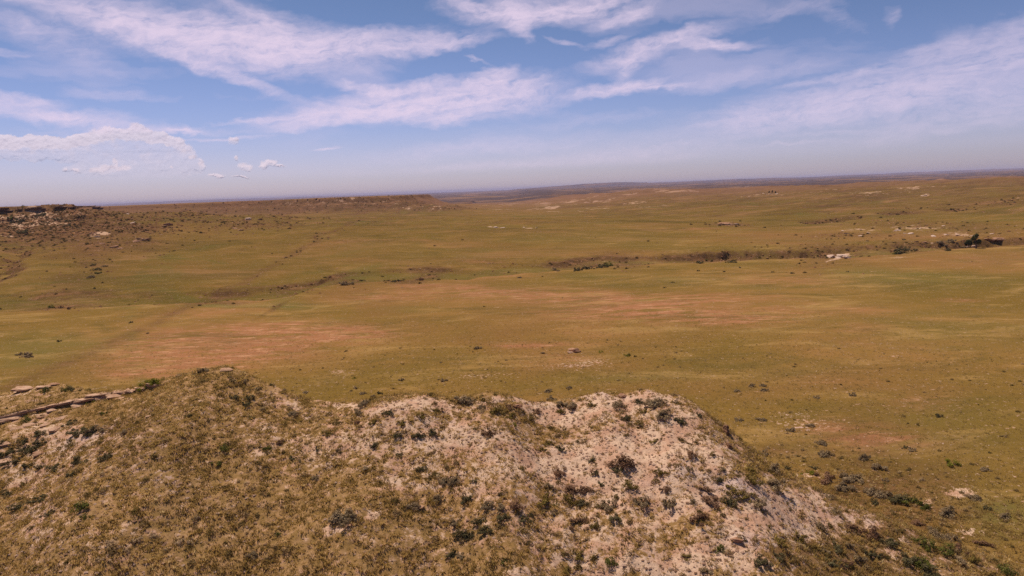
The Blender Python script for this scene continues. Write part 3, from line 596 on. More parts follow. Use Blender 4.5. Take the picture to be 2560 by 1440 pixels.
# bare grey and dark brush along washes and on the mesa slopes, far off
farbush = [(2066,644,9,'d'),(2250,628,26,'d'),(2262,622,22,'d'),(2240,632,16,'g'),(2290,624,14,'d'),(2370,624,14,'d'),(2352,606,16,'s'),(2375,602,18,'s'),(2362,612,12,'s'),(2258,598,9,'d'),(2410,618,12,'s'),
 (1828,652,20,'d'),(1750,655,18,'d'),(1770,648,20,'g'),(1440,672,24,'d'),(1470,668,24,'d'),(1500,664,26,'d'),(1520,660,22,'g'),(1385,672,16,'s'),(1300,692,12,'s'),(1395,676,10,'s'),(985,702,14,'d'),(1000,700,16,'d'),(1050,697,18,'p'),(862,708,24,'s'),(880,706,16,'s'),(905,700,12,'d'),
 (240,672,16,'d'),(248,680,14,'g'),(232,662,12,'d'),(262,664,12,'s'),(228,690,16,'s'),(236,720,8,'d'),(128,766,14,'g'),(150,768,14,'p'),(175,770,14,'p'),(30,545,16,'g'),(50,552,18,'d'),(28,556,14,'d'),(145,548,16,'d'),(165,552,16,'d'),(170,562,14,'d'),(60,578,20,'d'),(84,598,8,'d'),
 (110,536,14,'d'),(95,538,12,'d'),(200,540,12,'d'),(330,804,10,'d'),(370,832,8,'s'),(148,852,10,'d'),(50,884,16,'s'),(75,890,14,'s'),(1680,705,9,'d'),(1660,718,8,'d'),(2010,655,7,'d'),(2040,657,7,'d'),(1930,679,8,'d'),(1980,682,9,'d'),(1745,676,8,'d'),(1810,678,7,'d'),(2120,678,7,'d'),(1850,668,8,'d')]
FP = at([b[0] for b in farbush], [b[1]+b[2]*.2 for b in farbush])
FZ = [(lambda x, y: 'at the foot of the left mesa' if y < 610 else 'in the gully on the left hillside')(b[0], b[1]) if b[0] < 300 and b[1] < 745 else ('on the near plain at left' if b[1] > 790 else ('by the wash at left' if b[0] < 1100 else ('by the wash at mid plain' if b[0] < 1700 else ('on the bench beside the wash' if b[1] > 660 else 'by the wash near the junipers')))) for b in farbush]
fam2 = {}
for i, b in enumerate(farbush): fam2.setdefault((b[3], FZ[i]), []).append(i)
for (k, zn), ids in fam2.items():
    ids.sort(key=lambda i: farbush[i][0]); col, noun = LOOK[k]
    for n, i in enumerate(ids):
        dist = np.linalg.norm(FP[i]-CAM); w = farbush[i][2]/FOC*dist*.55
        o = link('bush', random.choice(PROTO[k])[0]); o.location = FP[i]-np.array([0, 0, .05]); o.rotation_euler = (0, 0, random.uniform(0, 6.3)); o.scale = (w*1.1, w*1.1, w)
        tag(o, (f'small {col} {noun} {zn}' if len(ids) == 1 else f'small {col} {noun} {zn}, {ORD[n]} from the left'), 'bush', f'far {col} bushes {zn}')

# ------------------------------------------------------------------ rocks
def rock_mesh(seed, sx, sy, sz, cuts=10, rough=.10, mat=sand_m, slab=False):
    """chiselled block: a subdivided box pushed about by noise and cut by random planes"""
    g = np.random.default_rng(seed); n = cuts
    import itertools
    me = bpy.data.meshes.new('rock'); import bmesh
    bm = bmesh.new(); bmesh.ops.create_cube(bm, size=2); bmesh.ops.subdivide_edges(bm, edges=bm.edges[:], cuts=n, use_grid_fill=True)
    P_ = np.array([v.co[:] for v in bm.verts])
    if not slab:
        sp = P_/np.linalg.norm(P_, axis=1, keepdims=True)*1.25; P_ = P_*.55+sp*.45
    for _ in range(7):
        d = g.normal(size=3); d[2] *= .6 if slab else 1; d /= np.linalg.norm(d); off = g.uniform(.72, 1.0)*(1.15 if slab else .95)
        e = np.maximum(P_@d-off, 0); P_ -= e[:, None]*d
    strata = .06*np.sin(P_[:, 2]*9+g.uniform(0, 6)+1.5*perlin(P_[:, 0]*1.3+seed, P_[:, 1]*1.3))
    nn = perlin(P_[:, 0]*2+seed*3.1+P_[:, 2], P_[:, 1]*2+P_[:, 2]*1.7)+.5*perlin(P_[:, 0]*5+seed+P_[:, 2]*4, P_[:, 1]*5-P_[:, 2]*4)
    P_[:, :2] *= (1+strata+rough*nn)[:, None]; P_[:, 2] += rough*.6*nn*(1 if not slab else .5)
    P_ *= np.array([sx, sy, sz])
    for v, p_ in zip(bm.verts, P_): v.co = p_
    bm.to_mesh(me); bm.free(); me.materials.append(mat)
    return me
def put_rock(name, px, py, wpx, dpx_ratio, hratio, rot, tilt, label, cat, group, seed, mat, slab=True, sink=.3, parent=None, P=None):
    p = at([px], [py])[0] if P is None else P; dist = np.linalg.norm(p-CAM); w = wpx/FOC*dist/2
    me = rock_mesh(seed, w, w*dpx_ratio, w*hratio, mat=mat, slab=slab)
    o = link(name, me); o.location = (p[0], p[1], p[2]+w*hratio*(1-2*sink)); o.rotation_euler = (R(tilt[0]), R(tilt[1]), R(rot)); tag(o, label, cat, group); return o
# fallen slabs (crop 1 coordinates / 2.44)
slabs = [(490,400,75,.5,.10,-20,'large pitted sandstone slab lying just under the ledge'),(710,352,85,.35,.16,-18,'long smooth sandstone slab leaning below the right part of the ledge'),(270,465,60,.5,.12,-15,'pale slab against the left part of the ledge'),
 (378,480,55,.45,.12,-25,'tilted rectangular slab next to the dark bush below the ledge'),(283,520,60,.4,.12,-50,'steeply turned slab between two sagebrush clumps'),(195,518,70,.45,.10,-25,'broad flat slab below the ledge'),
 (332,552,42,.8,.3,0,'rounded sandstone block among the slabs'),(240,695,50,.6,.18,-25,'isolated orange-tan slab lower down among sagebrush'),(110,545,60,.5,.12,-10,'half-buried slab left of the broad flat one'),(25,640,50,.5,.16,-10,'slab at the left edge above a dark sagebrush'),
 (20,745,50,.5,.16,-15,'lower slab at the left edge under a dark sagebrush'),(910,468,40,.3,.15,-10,'thin stray slab on the grass right of the ledge'),(60,480,90,.5,.12,-18,'wide worn slab where the ledge meets the left edge'),(615,355,50,.6,.15,-20,'small broken slab under the middle of the ledge'),(315,432,40,.6,.18,-20,'short slab tucked beneath the ledge')]
for i, (a, b, s, dr, hr, rot, lab) in enumerate(slabs):
    put_rock('sandstone_slab', a/2.44, 850+b/2.44, s/2.44, dr*1.3, hr*1.3, -rot*.7+25, (14, 4), lab, 'rock', 'fallen sandstone slabs', 200+i, sand_m if i != 7 else rust_m, True, .2)
# the ledge: long low blocks end to end
lpx = [(-60,1066,110),(40,1036,90),(105,1022,44),(150,1011,52),(200,1003,56),(247,989,50),(300,982,36),(328,978,30),(352,973,30),(388,964,44)]
labs = ['ledge block running off the left edge','thick ledge block at the far left end','short ledge block second from the left','ledge block above the short tucked slab','long thin ledge block above the pitted slab','ledge block left of the gap in the caprock','small ledge block in the gap of the caprock','ledge block above the leaning smooth slab','ledge block under the bright green bush','last thin ledge block at the right end']
LPp = at([a for a, b, s in lpx], [b for a, b, s in lpx])
for i, (a, b, s) in enumerate(lpx):
    p = LPp[i]; dist = np.linalg.norm(p-CAM); w = s/FOC*dist/2
    tx = 1.0; dy = (np.interp(p[0]+.8, LGX, LGY)-np.interp(p[0]-.8, LGX, LGY))/1.6
    L = w*math.hypot(1, dy)
    me = rock_mesh(300+i, L*random.uniform(.82, .98), random.uniform(.28, .42), random.uniform(.09, .14), cuts=12, rough=.16, mat=sand_m, slab=True)
    o = link('ledge_block', me); o.location = (p[0], p[1]+.15, p[2]+.06); o.rotation_euler = (R(3), R(-2), math.atan(dy)+R(random.uniform(-5, 5))); tag(o, 'tan sandstone '+labs[i], 'rock', 'sandstone ledge blocks')
for i, (a, b, s, lab) in enumerate([(1385,180,64,'flat sandstone cap jutting from the top of the left peak'),(335,268,44,'rust-stained block topping the small left knoll'),(150,300,90,'low grey slab on the small left knoll'),(270,285,60,'thin middle slab on the small left knoll')]):
    put_rock('cap_rock', a/2.44, 850+b/2.44+2, s/2.44, .7, .16, 10, (2, 3), lab, 'rock', 'rocks on the hilltops', 330+i, (sand_m, rust_m, sand_m, sand_m)[i], True, .15)
# rocks on the clay crest and plain
for i, (px, py, s, dr, hr, lab, mt) in enumerate([(1440,880,24,.8,.5,'lone rust-brown boulder on the open plain',rust_m),(1430,877,17,.8,.45,'lower broken block leaning on the lone boulder',rust_m),(1426,882,20,.6,.25,'flat pale rock at the foot of the lone boulder',sand_m),
    (1556,992,22,.7,.4,'small red-brown stones on the white clay rim',rust_m),(1815,1082,22,.6,1.0,'dark jagged rock on the steep right flank',dark_m),(1822,1118,16,.6,.8,'small dark rock under the jagged one',dark_m),(1842,1352,30,.6,.3,'flat brown rock on the lowest right clay flat',rust_m),
    (1050,1270,20,.7,.35,'dusty stone beside the lower middle scrub',sand_m),(1292,1018,24,.7,.35,'orange block on the ochre hump of the crest',rust_m)]):
    put_rock('boulder', px, py, s, dr, hr, 20*i, (5, 6), lab, 'rock', 'scattered rocks', 350+i, mt, False, .2)
# pale outcrops by the washes
outs = [(2075,642,20,'white'),(2108,640,28,'white'),(2118,645,22,'white'),(2096,645,14,'white'),(2107,578,12,'w'),(2115,584,14,'w'),(2150,590,12,'w'),(2172,583,12,'w'),(2245,577,18,'w'),(2275,585,18,'w'),(2263,584,12,'w'),(2334,591,12,'w'),(2368,588,18,'w'),(2395,588,14,'w'),(2392,584,10,'w'),(2430,590,12,'w'),(2480,585,10,'w'),(2495,598,26,'r'),(2470,600,20,'r'),
 (2300,572,10,'w'),(2360,565,10,'w'),(1240,569,16,'w'),(1258,570,20,'w'),(1310,569,10,'w'),(1340,570,10,'w'),(1908,484,7,'w'),(1925,485,10,'w'),(1942,485,9,'w'),(1916,486,7,'w'),(2310,490,16,'w'),(1815,562,36,'r'),(1840,561,16,'w'),(2420,617,12,'w'),(2435,616,14,'w'),(2290,605,10,'r'),(2310,606,12,'r'),
 (420,563,22,'r'),(410,566,12,'d'),(350,597,16,'r'),(362,602,20,'r'),(340,604,16,'r'),(230,585,16,'r'),(242,592,18,'w'),(620,548,20,'w'),(650,549,12,'r'),(590,572,14,'r'),(600,576,16,'r'),(320,536,12,'w'),(330,558,18,'w'),(362,536,12,'d'),(440,536,8,'r'),(300,622,14,'r'),(285,618,18,'r'),(255,610,12,'r')]
OP = at([o_[0] for o_ in outs], [o_[1] for o_ in outs])
def ozone(px, py):
    if px < 300: return 'on the slope below the left mesa'
    if px < 480: return 'on the hillside right of the left mesa'
    if px < 700: return 'on the low rise before the long ridge'
    if px < 1400: return 'in the pale streak on the middle plain'
    if px < 2000: return 'at the distant outcrop with conifers' if py < 500 else 'in the far dark cut bank'
    if py > 630: return 'in the white bank of the wash'
    return 'on the bank behind the junipers'
fam3 = {}
for i, o_ in enumerate(outs): fam3.setdefault((o_[2+1], ozone(o_[0], o_[1])), []).append(i)
for (k, zn), ids in fam3.items():
    ids.sort(key=lambda i: outs[i][0]); cn = {'w': 'pale', 'white': 'chalk-white', 'r': 'brown', 'd': 'dark'}[k]
    for n, i in enumerate(ids):
        px, py, s, _ = outs[i]; mt = {'w': white_m, 'white': white_m, 'r': rust_m, 'd': dark_m}[k]
        put_rock('outcrop', px, py, s*(.72 if k == 'w' else .9), random.uniform(.5, .9), random.uniform(.22, .38), random.uniform(-20, 20), (random.uniform(-14, 14), random.uniform(-14, 14)),
            f'{cn} rock {zn}' + ('' if len(ids) == 1 else f', {ORD[n]} from the left'), 'rock', f'{cn} rocks {zn}', 400+i, mt, False, .42, P=OP[i])
# broken caprock on the mesa's rim
caps = [(6,521,22),(24,524,14),(50,521,12),(86,519,26),(104,520,16),(150,514,18),(162,515,16),(178,516,14),(193,515,18),(208,515,20),(224,515,20),(240,516,18),(252,518,10)]
KP = at([c_[0] for c_ in caps], [c_[1]+3 for c_ in caps])
for i, (px, py, s) in enumerate(caps):
    dist = np.linalg.norm(KP[i]-CAM)
    put_rock('caprock_block', px, py, s, .8, .22, random.uniform(-12, 12), (0, 0), f'dark caprock block on the left mesa rim, ' + ('rightmost' if i == len(caps)-1 else ORD[i]+' from the left'), 'rock', 'caprock blocks on the mesa rim', 500+i, dark_m, True, .3, P=KP[i])

# ------------------------------------------------------------------ grass tufts and low scrub (uncountable)
def tuft_template(g, nb, spread, hgt, wid, flop):
    a = g.uniform(0, 6.28, nb); r = spread*g.uniform(0, 1, nb)**.7
    bx, by = r*np.cos(a), r*np.sin(a); lean = flop*g.uniform(.3, 1.2, nb)
    h = hgt*g.uniform(.6, 1.2, nb)
    tx = bx+np.cos(a)*lean; ty = by+np.sin(a)*lean
    pa = a+np.pi/2+g.uniform(-.8, .8, nb)
    V = np.stack([np.stack([bx-np.cos(pa)*wid, by-np.sin(pa)*wid, np.full(nb, -.02)], -1), np.stack([bx+np.cos(pa)*wid, by+np.sin(pa)*wid, np.full(nb, -.02)], -1), np.stack([tx, ty, h], -1)], 1)
    return V.reshape(-1, 3)
def scatter(name, pts, scales, tints, templates, mat, label, cat):
    g = rng; Vs = []; Ts = []
    k = g.integers(0, len(templates), len(pts)); rot = g.uniform(0, 6.28, len(pts))
    for j, T in enumerate(templates):
        m = np.where(k == j)[0]
        if not len(m): continue
        c, s = np.cos(rot[m]), np.sin(rot[m])
        X_ = (T[None, :, 0]*c[:, None]-T[None, :, 1]*s[:, None])*scales[m][:, None]+pts[m, 0][:, None]
        Y_ = (T[None, :, 0]*s[:, None]+T[None, :, 1]*c[:, None])*scales[m][:, None]+pts[m, 1][:, None]
        Z_ = T[None, :, 2]*scales[m][:, None]+pts[m, 2][:, None]
        Vs.append(np.stack([X_, Y_, Z_], -1).reshape(-1, 3))
        tt = np.repeat(tints[m], len(T)//3) + g.normal(0, .10, len(m)*(len(T)//3)); Ts.append(np.repeat(np.clip(tt, 0, 1), 3))
    Vv = np.concatenate(Vs); me = mesh_np(name, Vv, np.arange(len(Vv)).reshape(-1, 3), [mat], {'tint': np.concatenate(Ts)})
    o = link(name, me); tag(o, label, cat, None, 'stuff'); return o
def grass_material(name, cols):
    m, t, b = new_mat(name); v = t.attr('tint'); c = cols[0]
    for i in range(1, len(cols)):
        c = t.mix(t.rng(v, (i-1)/(len(cols)-1), i/(len(cols)-1), smooth=False), c, cols[i])
    t.l.new(c, b.inputs['Base Color']); b.inputs['Specular IOR Level'].default_value = .0; leafy(t, b, c, .4)
    return m
grass_m = grass_material('dry_grass', [srgb(128, 104, 62), srgb(172, 140, 82), srgb(180, 148, 80), srgb(206, 172, 106), srgb(232, 202, 146)])
scrub_m = grass_material('low_scrub', [srgb(96, 80, 46), srgb(132, 110, 64), srgb(166, 136, 94), srgb(198, 168, 124)])
def in_frame(x, y, z, m=90):
    v = np.stack([x, y, z], -1)-CAM; d = v@fwd
    px = 1280+FOC*(v@rgt)/d; py = 720-FOC*(v@upv)/d
    return (px > -m) & (px < 2560+m) & (py > 400) & (py < 1440+m)
def cand(n, ra, rb):
    a = R(1)*rng.uniform(-41, 41, n); r = np.sqrt(rng.uniform(ra*ra, rb*rb, n)); return r*np.sin(a), r*np.cos(a)
g = np.random.default_rng(5)
x, y = cand(170000, 27, 92); z = height(x, y); s0, _, rd, gr, br = cover(x, y); mz, t_m = mound(x, y)
clump = fbm(x, y, 1.6, 3, 121)
keep = in_frame(x, y, z) & (rng.uniform(0, 1, len(x)) < np.clip(.74-.66*s0+1.6*clump, .20-.10*np.clip(s0-.6, 0, 1), 1)*np.where((t_m > .4) & (t_m < 14), .4, 1)) & (rng.uniform(0, 1, len(x)) < sst(94, 62, np.hypot(x, y)))
x, y, z, s0, gr, rd, clump = (a[keep] for a in (x, y, z, s0, gr, rd, clump))
tint = np.clip(.46+.45*fbm(x, y, 5, 3, 122)+.40*fbm(x, y, 1.2, 2, 123)-.16*s0+rng.normal(0, .24, len(x)), 0, 1)
T1 = [tuft_template(g, 15, .15, .13, .026, .12) for _ in range(5)]
scatter('dry_grass', np.stack([x, y, z], -1), (.5+1.2*rng.uniform(0, 1, len(x))**1.8)*(1-.30*np.clip(s0, 0, 1)), tint, T1, grass_m, 'dry olive and straw grass tufts covering the near hill', 'grass')
x, y = cand(90000, 60, 190); z = height(x, y); s0, _, rd, gr, br = cover(x, y); mz, t_m = mound(x, y)
keep = in_frame(x, y, z) & (rng.uniform(0, 1, len(x)) < (.55*sst(190, 90, np.hypot(x, y))+.06)*sst(52, 90, np.hypot(x, y)))
x, y, z, gr, rd = (a[keep] for a in (x, y, z, gr, rd))
T2 = [tuft_template(g, 7, .16, .13, .035, .16) for _ in range(5)]
scatter('prairie_grass', np.stack([x, y, z], -1), rng.uniform(.6, 1.5, len(x)), np.clip(rng.normal(.36, .18, len(x)), 0, .75), T2, grass_m, 'short dry grass tufts on the plain behind the hill', 'grass')
# knee-high scrub between the named bushes
x, y = cand(26000, 27, 150); z = height(x, y); s0, _, rd, gr, br = cover(x, y); mz, t_m = mound(x, y); den = fbm(x, y, 6, 3, 131)
p_keep = (.03+.12*den+sst(100, 60, np.hypot(x, y))*(.30+.55*den+.75*br))*np.where(s0 > .7, .7, 1)
keep = in_frame(x, y, z) & (rng.uniform(0, 1, len(x)) < p_keep)
x, y, z = x[keep], y[keep], z[keep]
def bushlet(g):
    n = 120; d = g.normal(size=(n, 3)); d[:, 2] = np.abs(d[:, 2]); d /= np.linalg.norm(d, axis=1, keepdims=True)
    Pp = d*(g.uniform(.3, 1, n)**.5)[:, None]*np.array([.34, .34, .24])*(1+.35*np.sin(d[:, 0]*5+g.uniform(0, 6))[:, None])
    nv = d+g.normal(size=(n, 3))*.4; nv /= np.linalg.norm(nv, axis=1, keepdims=True)
    return leaf_tris(Pp, nv, np.full(n, .075), g)
scatter('low_scrub', np.stack([x, y, z], -1), .25+.85*rng.uniform(0, 1, len(x))**2, np.clip(rng.normal(.45, .26, len(x)), 0, 1), [bushlet(g) for _ in range(5)], scrub_m, 'knee-high grey and brown scrub scattered over the hill', 'scrub')
# pebbles and clods on the clay
x, y = cand(90000, 27, 66); z = height(x, y); s0, *_ = cover(x, y); mz, t_m = mound(x, y)
keep = in_frame(x, y, z) & (t_m < 1) & (rng.uniform(0, 1, len(x)) < np.clip(s0*.45+.10+.25*(x < -28), 0, .5)); x, y, z = x[keep], y[keep], z[keep]
def clod(g):
    v = np.array([(1,0,0),(-1,0,0),(0,1,0),(0,-1,0),(0,0,1),(0,0,-1)], float)*g.uniform(.6, 1.2, (6, 1))*np.array([.10, .10, .055])
    f = [(0,2,4),(2,1,4),(1,3,4),(3,0,4),(2,0,5),(1,2,5),(3,1,5),(0,3,5)]
    return v[np.array(f).ravel()]
clod_m = grass_material('clay_clods', [srgb(150, 112, 84), srgb(190, 150, 122), srgb(214, 180, 154)])
scatter('pebbles', np.stack([x, y, z], -1), .3+1.6*rng.uniform(0, 1, len(x))**3, rng.uniform(0, 1, len(x)), [clod(g) for _ in range(5)], clod_m, 'clay clods and pebbles on the bare ground', 'gravel')

# scrub and rubble on the far slopes, too many to count
def far_scatter(name, n, boxes, scale, templates, mat, label, cat, tmean):
    X_ = []; Y_ = []
    for x0, x1, y0, y1, wgt in boxes:
        k = int(n*wgt); X_.append(rng.uniform(x0, x1, k)); Y_.append(rng.uniform(y0, y1, k))
    x = np.concatenate(X_); y = np.concatenate(Y_); z = height(x, y); e = 2.0
    sl = np.hypot(height(x+e, y)-z, height(x, y+e)-z)/e; *_, br = cover(x, y)
    s_, w_ = wash(x, y); near_bank = (s_ > 0) & (s_ < w_+14) & (y < 420)
    keep = (rng.uniform(0, 1, len(x)) < np.clip(sst(.14, .42, sl)*.9*(.5+1.6*np.maximum(fbm(x, y, 18, 2, 191)+.25, 0))+.5*br+.22*near_bank*sst(.05, .4, fbm(x, y, 26, 2, 192))+.003, 0, 1)) & in_frame(x, y, z)
    x, y, z = x[keep], y[keep], z[keep]
    scatter(name, np.stack([x, y, z], -1), scale*rng.uniform(.4, 1.3, len(x))*(.55+.45*sst(250, 600, y)), np.clip(rng.normal(tmean, .2, len(x)), 0, 1), templates, mat, label, cat)
far_boxes = [(-560, -150, 420, 720, .42), (-620, 40, 880, 1080, .10), (-360, 260, 190, 420, .5), (120, 420, 330, 560, .2), (-400, -100, 420, 560, .1)]
farscrub_m = grass_material('slope_scrub', [srgb(70, 60, 34), srgb(104, 86, 48), srgb(136, 110, 72)])
far_scatter('slope_scrub', 15000, far_boxes, 3.4, [bushlet(g) for _ in range(4)], farscrub_m, 'dark juniper scrub speckling the mesa slopes and wash banks', 'scrub', .35)
rub_m = grass_material('slope_rubble', [srgb(120, 82, 56), srgb(172, 122, 86), srgb(214, 170, 130)])
far_scatter('rubble', 34000, far_boxes, 11.0, [clod(g) for _ in range(4)], rub_m, 'tan rock rubble strewn over the mesa slopes and wash banks', 'rubble', .5)

# ------------------------------------------------------------------ air
hm = bpy.data.materials.new('haze_air'); hm.use_nodes = True; nt = hm.node_tree; nt.nodes.clear()
ou = nt.nodes.new('ShaderNodeOutputMaterial'); pv = nt.nodes.new('ShaderNodeVolumePrincipled')
pv.inputs['Color'].default_value = (.66, .65, .90, 1); pv.inputs['Density'].default_value = 4.5e-5; pv.inputs['Anisotropy'].default_value = 0
nt.links.new(pv.outputs[0], ou.inputs['Volume'])
Zmin, Zmax = float(Z.min())-1.0, max(float(Z.max()), H)+6
hx = 43000
hv = np.array([(sx*hx, sy*hx, zz) for zz in (Zmin, Zmax) for sx, sy in ((-1, -1), (1, -1), (1, 1), (-1, 1))], float)
hf = np.array([(0, 3, 2, 1), (4, 5, 6, 7), (0, 1, 5, 4), (1, 2, 6, 5), (2, 3, 7, 6), (3, 0, 4, 7)])
tag(link('haze', mesh_np('haze', hv, hf, [hm])), 'thin lilac summer haze over the prairie', 'haze', None, 'stuff')

# ------------------------------------------------------------------ clouds: a high thin deck, and a far bank of cumulus
def azel(px, py):
    d = ray(px, py); return np.degrees(np.arctan2(d[..., 0], d[..., 1])), np.degrees(np.arcsin(d[..., 2]))
def blobs(A_, E_, lst, k0=.15, k1=1.35):
    out = np.zeros_like(A_); k = 57.2958/FOC
    for px, py, rx, ry, rot, wt in lst:
        a, e = azel(np.array(px, float), np.array(py, float)); c, s_ = math.cos(R(rot)), math.sin(R(rot))
        dx = A_-a; dy = E_-e
        L = np.hypot((dx*c+dy*s_)/(rx*k), (-dx*s_+dy*c)/(ry*k)); out += wt*sst(k1, k0, L)
    return out
CIR = [(560,110,330,60,-8,.75),(420,90,230,40,-14,.5),(700,90,260,55,-6,.6),(900,110,330,32,3,.7),(1080,118,150,18,8,.5),(560,185,170,16,-20,.7),(300,60,150,30,-10,.35),(640,35,120,16,-20,.35),(150,110,120,40,-20,.25),
 (1330,25,240,34,-2,.95),(1290,55,60,22,-50,.7),(1560,38,90,22,15,.6),(1450,10,140,20,5,.5),(1180,15,120,20,-20,.4),
 (1050,250,330,42,6,.9),(840,290,200,26,6,.7),(1200,260,260,40,4,.7),(1230,195,60,22,25,.8),(900,218,60,10,-5,.8),(1010,215,140,16,6,.5),(1100,300,110,16,0,.5),(640,298,110,6,4,.4),(780,318,120,10,5,.25),
 (1600,130,130,26,12,.7),(1780,112,90,14,-6,.9),(1700,95,120,16,10,.5),(1560,170,26,30,20,.5),(1560,218,120,18,4,1.0),(1680,212,60,6,0,.7),(1520,108,60,10,10,.4),(1410,108,50,8,-20,.4),(1195,152,40,5,-15,.5),
 (2200,235,380,52,5,.62),(2400,190,260,40,7,.5),(2050,270,230,36,3,.45),(2480,260,220,44,6,.55),(2100,190,140,10,3,.5),(2450,95,200,22,10,.55),(2540,120,120,30,10,.5),(2360,130,220,24,8,.25),(1990,20,120,18,0,.3),(2100,45,60,22,-30,.25),(2230,45,16,26,-25,.35),(1880,190,260,20,5,.2),
 (100,275,170,18,-6,.7),(190,300,120,14,-6,.5),(60,255,90,10,0,.35),(300,240,120,12,-3,.25),(40,50,100,20,-10,.25),(0,125,60,10,-5,.35),(430,327,50,5,2,.7),(560,342,110,5,0,.45),(350,322,200,10,0,.35),(815,374,38,5,2,.8),(150,0,120,8,0,.4),
 (1200,370,300,26,3,.22),(1500,400,400,26,3,.2),(2080,330,130,8,2,.22),(1200,425,200,8,2,.12),(2300,330,300,22,3,.2),(900,445,300,16,2,.12),(1500,300,220,16,4,.15),(2000,360,90,5,0,.2),(1750,340,400,30,3,.14)]
CU = [(345,335,32,26),(300,345,40,24),(255,345,48,24),(200,360,40,18),(400,350,34,20),(430,360,26,14),(420,385,60,40),(340,400,120,60),(455,410,40,36),(470,392,14,14),(495,418,16,16),(270,425,46,16),
 (60,370,110,28),(150,375,90,30),(0,370,60,26),(230,385,70,28),(190,425,16,9),(167,426,9,8),(295,400,10,16)]
CU2 = [(268,421,26,14),(240,427,16,9),(300,420,24,10),(288,402,8,12),(190,426,12,7),(167,426,7,7),(462,378,12,8),(480,393,9,6),(586,352,13,13),(592,397,9,9),(614,416,18,13),(678,408,20,11),(660,418,14,8),(700,416,12,5),(540,438,24,6),(605,443,26,3),(498,412,12,14),(430,415,6,5)]

AZ, EL = np.meshgrid(np.linspace(-43, 43, 1250), np.concatenate([np.linspace(1.2, 16.4, 420), np.linspace(16.5, 19, 12)]))
wa = AZ + 1.5*fbm(AZ*.5, EL, 3.2, 4, 151) + .35*fbm(AZ*.6, EL*1.2, .7, 3, 152); we = EL + .75*fbm(AZ*.5, EL, 3.0, 4, 153) + .26*fbm(AZ*.6, EL*1.3, .6, 3, 154)
dc = blobs(wa, we, CIR)
# fibres follow the warped wind direction
fa = wa*np.cos(.10)+we*np.sin(.10); fe = -wa*np.sin(.10)+we*np.cos(.10)+.5*fbm(AZ, EL, 9, 2, 155)
fib = fbm(fa*.16, fe*1.0, .60, 5, 156, .62); fib2 = fbm(fa*.5, fe, .75, 5, 157, .6); fine = fbm(fa*.35, fe, .16, 3, 158, .7)
tex = .5+.9*fib+.7*fib2+.28*fine
dens = dc*np.clip(.55+.85*(tex-.25), .12, 1.5)
veil = sst(-.10, .45, fbm(wa*.12, we*.6, 2.4, 5, 159, .6))*.26
rip = np.maximum(0, fbm(fa*.10, fe, .30, 4, 160, .6))*sst(8, 20, AZ)
dens = dens + veil*sst(2, 8, EL) + .14*sst(7, 1.5, EL) - .5*rip*dc
cov_c = 1-np.exp(-1.25*np.maximum(dens-.04, 0)); cov_c = np.clip(cov_c, 0, .84); cov_c *= 1-.30*sst(14, 28, AZ)
cov_c *= sst(43, 41, np.abs(AZ))*sst(1.2, 2.2, EL)
HD = 4200.0
dist = (HD-H)/np.tan(np.radians(EL))
CVv = np.stack([dist*np.sin(np.radians(AZ)), dist*np.cos(np.radians(AZ)), np.full_like(dist, HD)], -1).reshape(-1, 3)
n0, n1 = AZ.shape; ii = np.arange(n0*n1).reshape(n0, n1)
CF = np.stack([ii[:-1, :-1], ii[:-1, 1:], ii[1:, 1:], ii[1:, :-1]], -1).reshape(-1, 4)
cm = bpy.data.materials.new('cirrus_ice'); cm.use_nodes = True; c_ = NT(cm.node_tree); c_.n.clear()
o_ = c_.node('ShaderNodeOutputMaterial'); tr = c_.node('ShaderNodeBsdfTransparent'); tl = c_.node('ShaderNodeBsdfTranslucent'); tl.inputs[0].default_value = (.66, .56, .67, 1)
mx = c_.node('ShaderNodeMixShader'); c_.put(mx.inputs[0], c_.attr('cover')); c_.l.new(tr.outputs[0], mx.inputs[1]); c_.l.new(tl.outputs[0], mx.inputs[2]); c_.l.new(mx.outputs[0], o_.inputs[0])
tag(link('clouds', mesh_np('clouds', CVv, CF, [cm], {'cover': cov_c.ravel()}, True)), 'wispy lilac-white cirrus streaks across the blue sky', 'clouds', None, 'stuff')
# cumulus bank: a billowing relief facing the prairie, 60 km off
a0, _ = azel(np.array(-60.), np.array(400.)); a1, _ = azel(np.array(760.), np.array(400.))
AZ, EL = np.meshgrid(np.linspace(float(a0), float(a1), 620), np.linspace(.9, 7.2, 230))
bl1 = 1-np.abs(perlin(AZ/.9+3, EL/.8))*1.6; bl2 = 1-np.abs(perlin(AZ/.36, EL/.32+9))*1.6; bl3 = 1-np.abs(perlin(AZ/.15+7, EL/.14))*1.6
bil = .62+1.1*fbm(AZ, EL*1.1, .7, 5, 181, .6)
wa = AZ+.45*fbm(AZ, EL, 1.1, 4, 171)+.12*fbm(AZ, EL, .3, 3, 172); we = EL+.32*fbm(AZ, EL, 1.0, 4, 173)+.12*fbm(AZ, EL, .3, 3, 174)
f1 = blobs(wa, we, [(a, b, c, d, 0, 1) for a, b, c, d in CU], k1=1.25); f2 = blobs(wa, we, [(a, b, c, d, 0, .9) for a, b, c, d in CU2], k1=1.3)
f1 = np.minimum(f1, 1.5); ff = np.maximum(f1, f2)
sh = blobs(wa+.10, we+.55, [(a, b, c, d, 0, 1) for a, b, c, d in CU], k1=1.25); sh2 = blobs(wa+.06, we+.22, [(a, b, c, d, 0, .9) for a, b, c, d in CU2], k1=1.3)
e1 = sst(.26, .58, f1+.26*(bil-.6)); low = sst(1.2, 3.0, EL+.5*fbm(AZ, EL, 1.2, 3, 176))
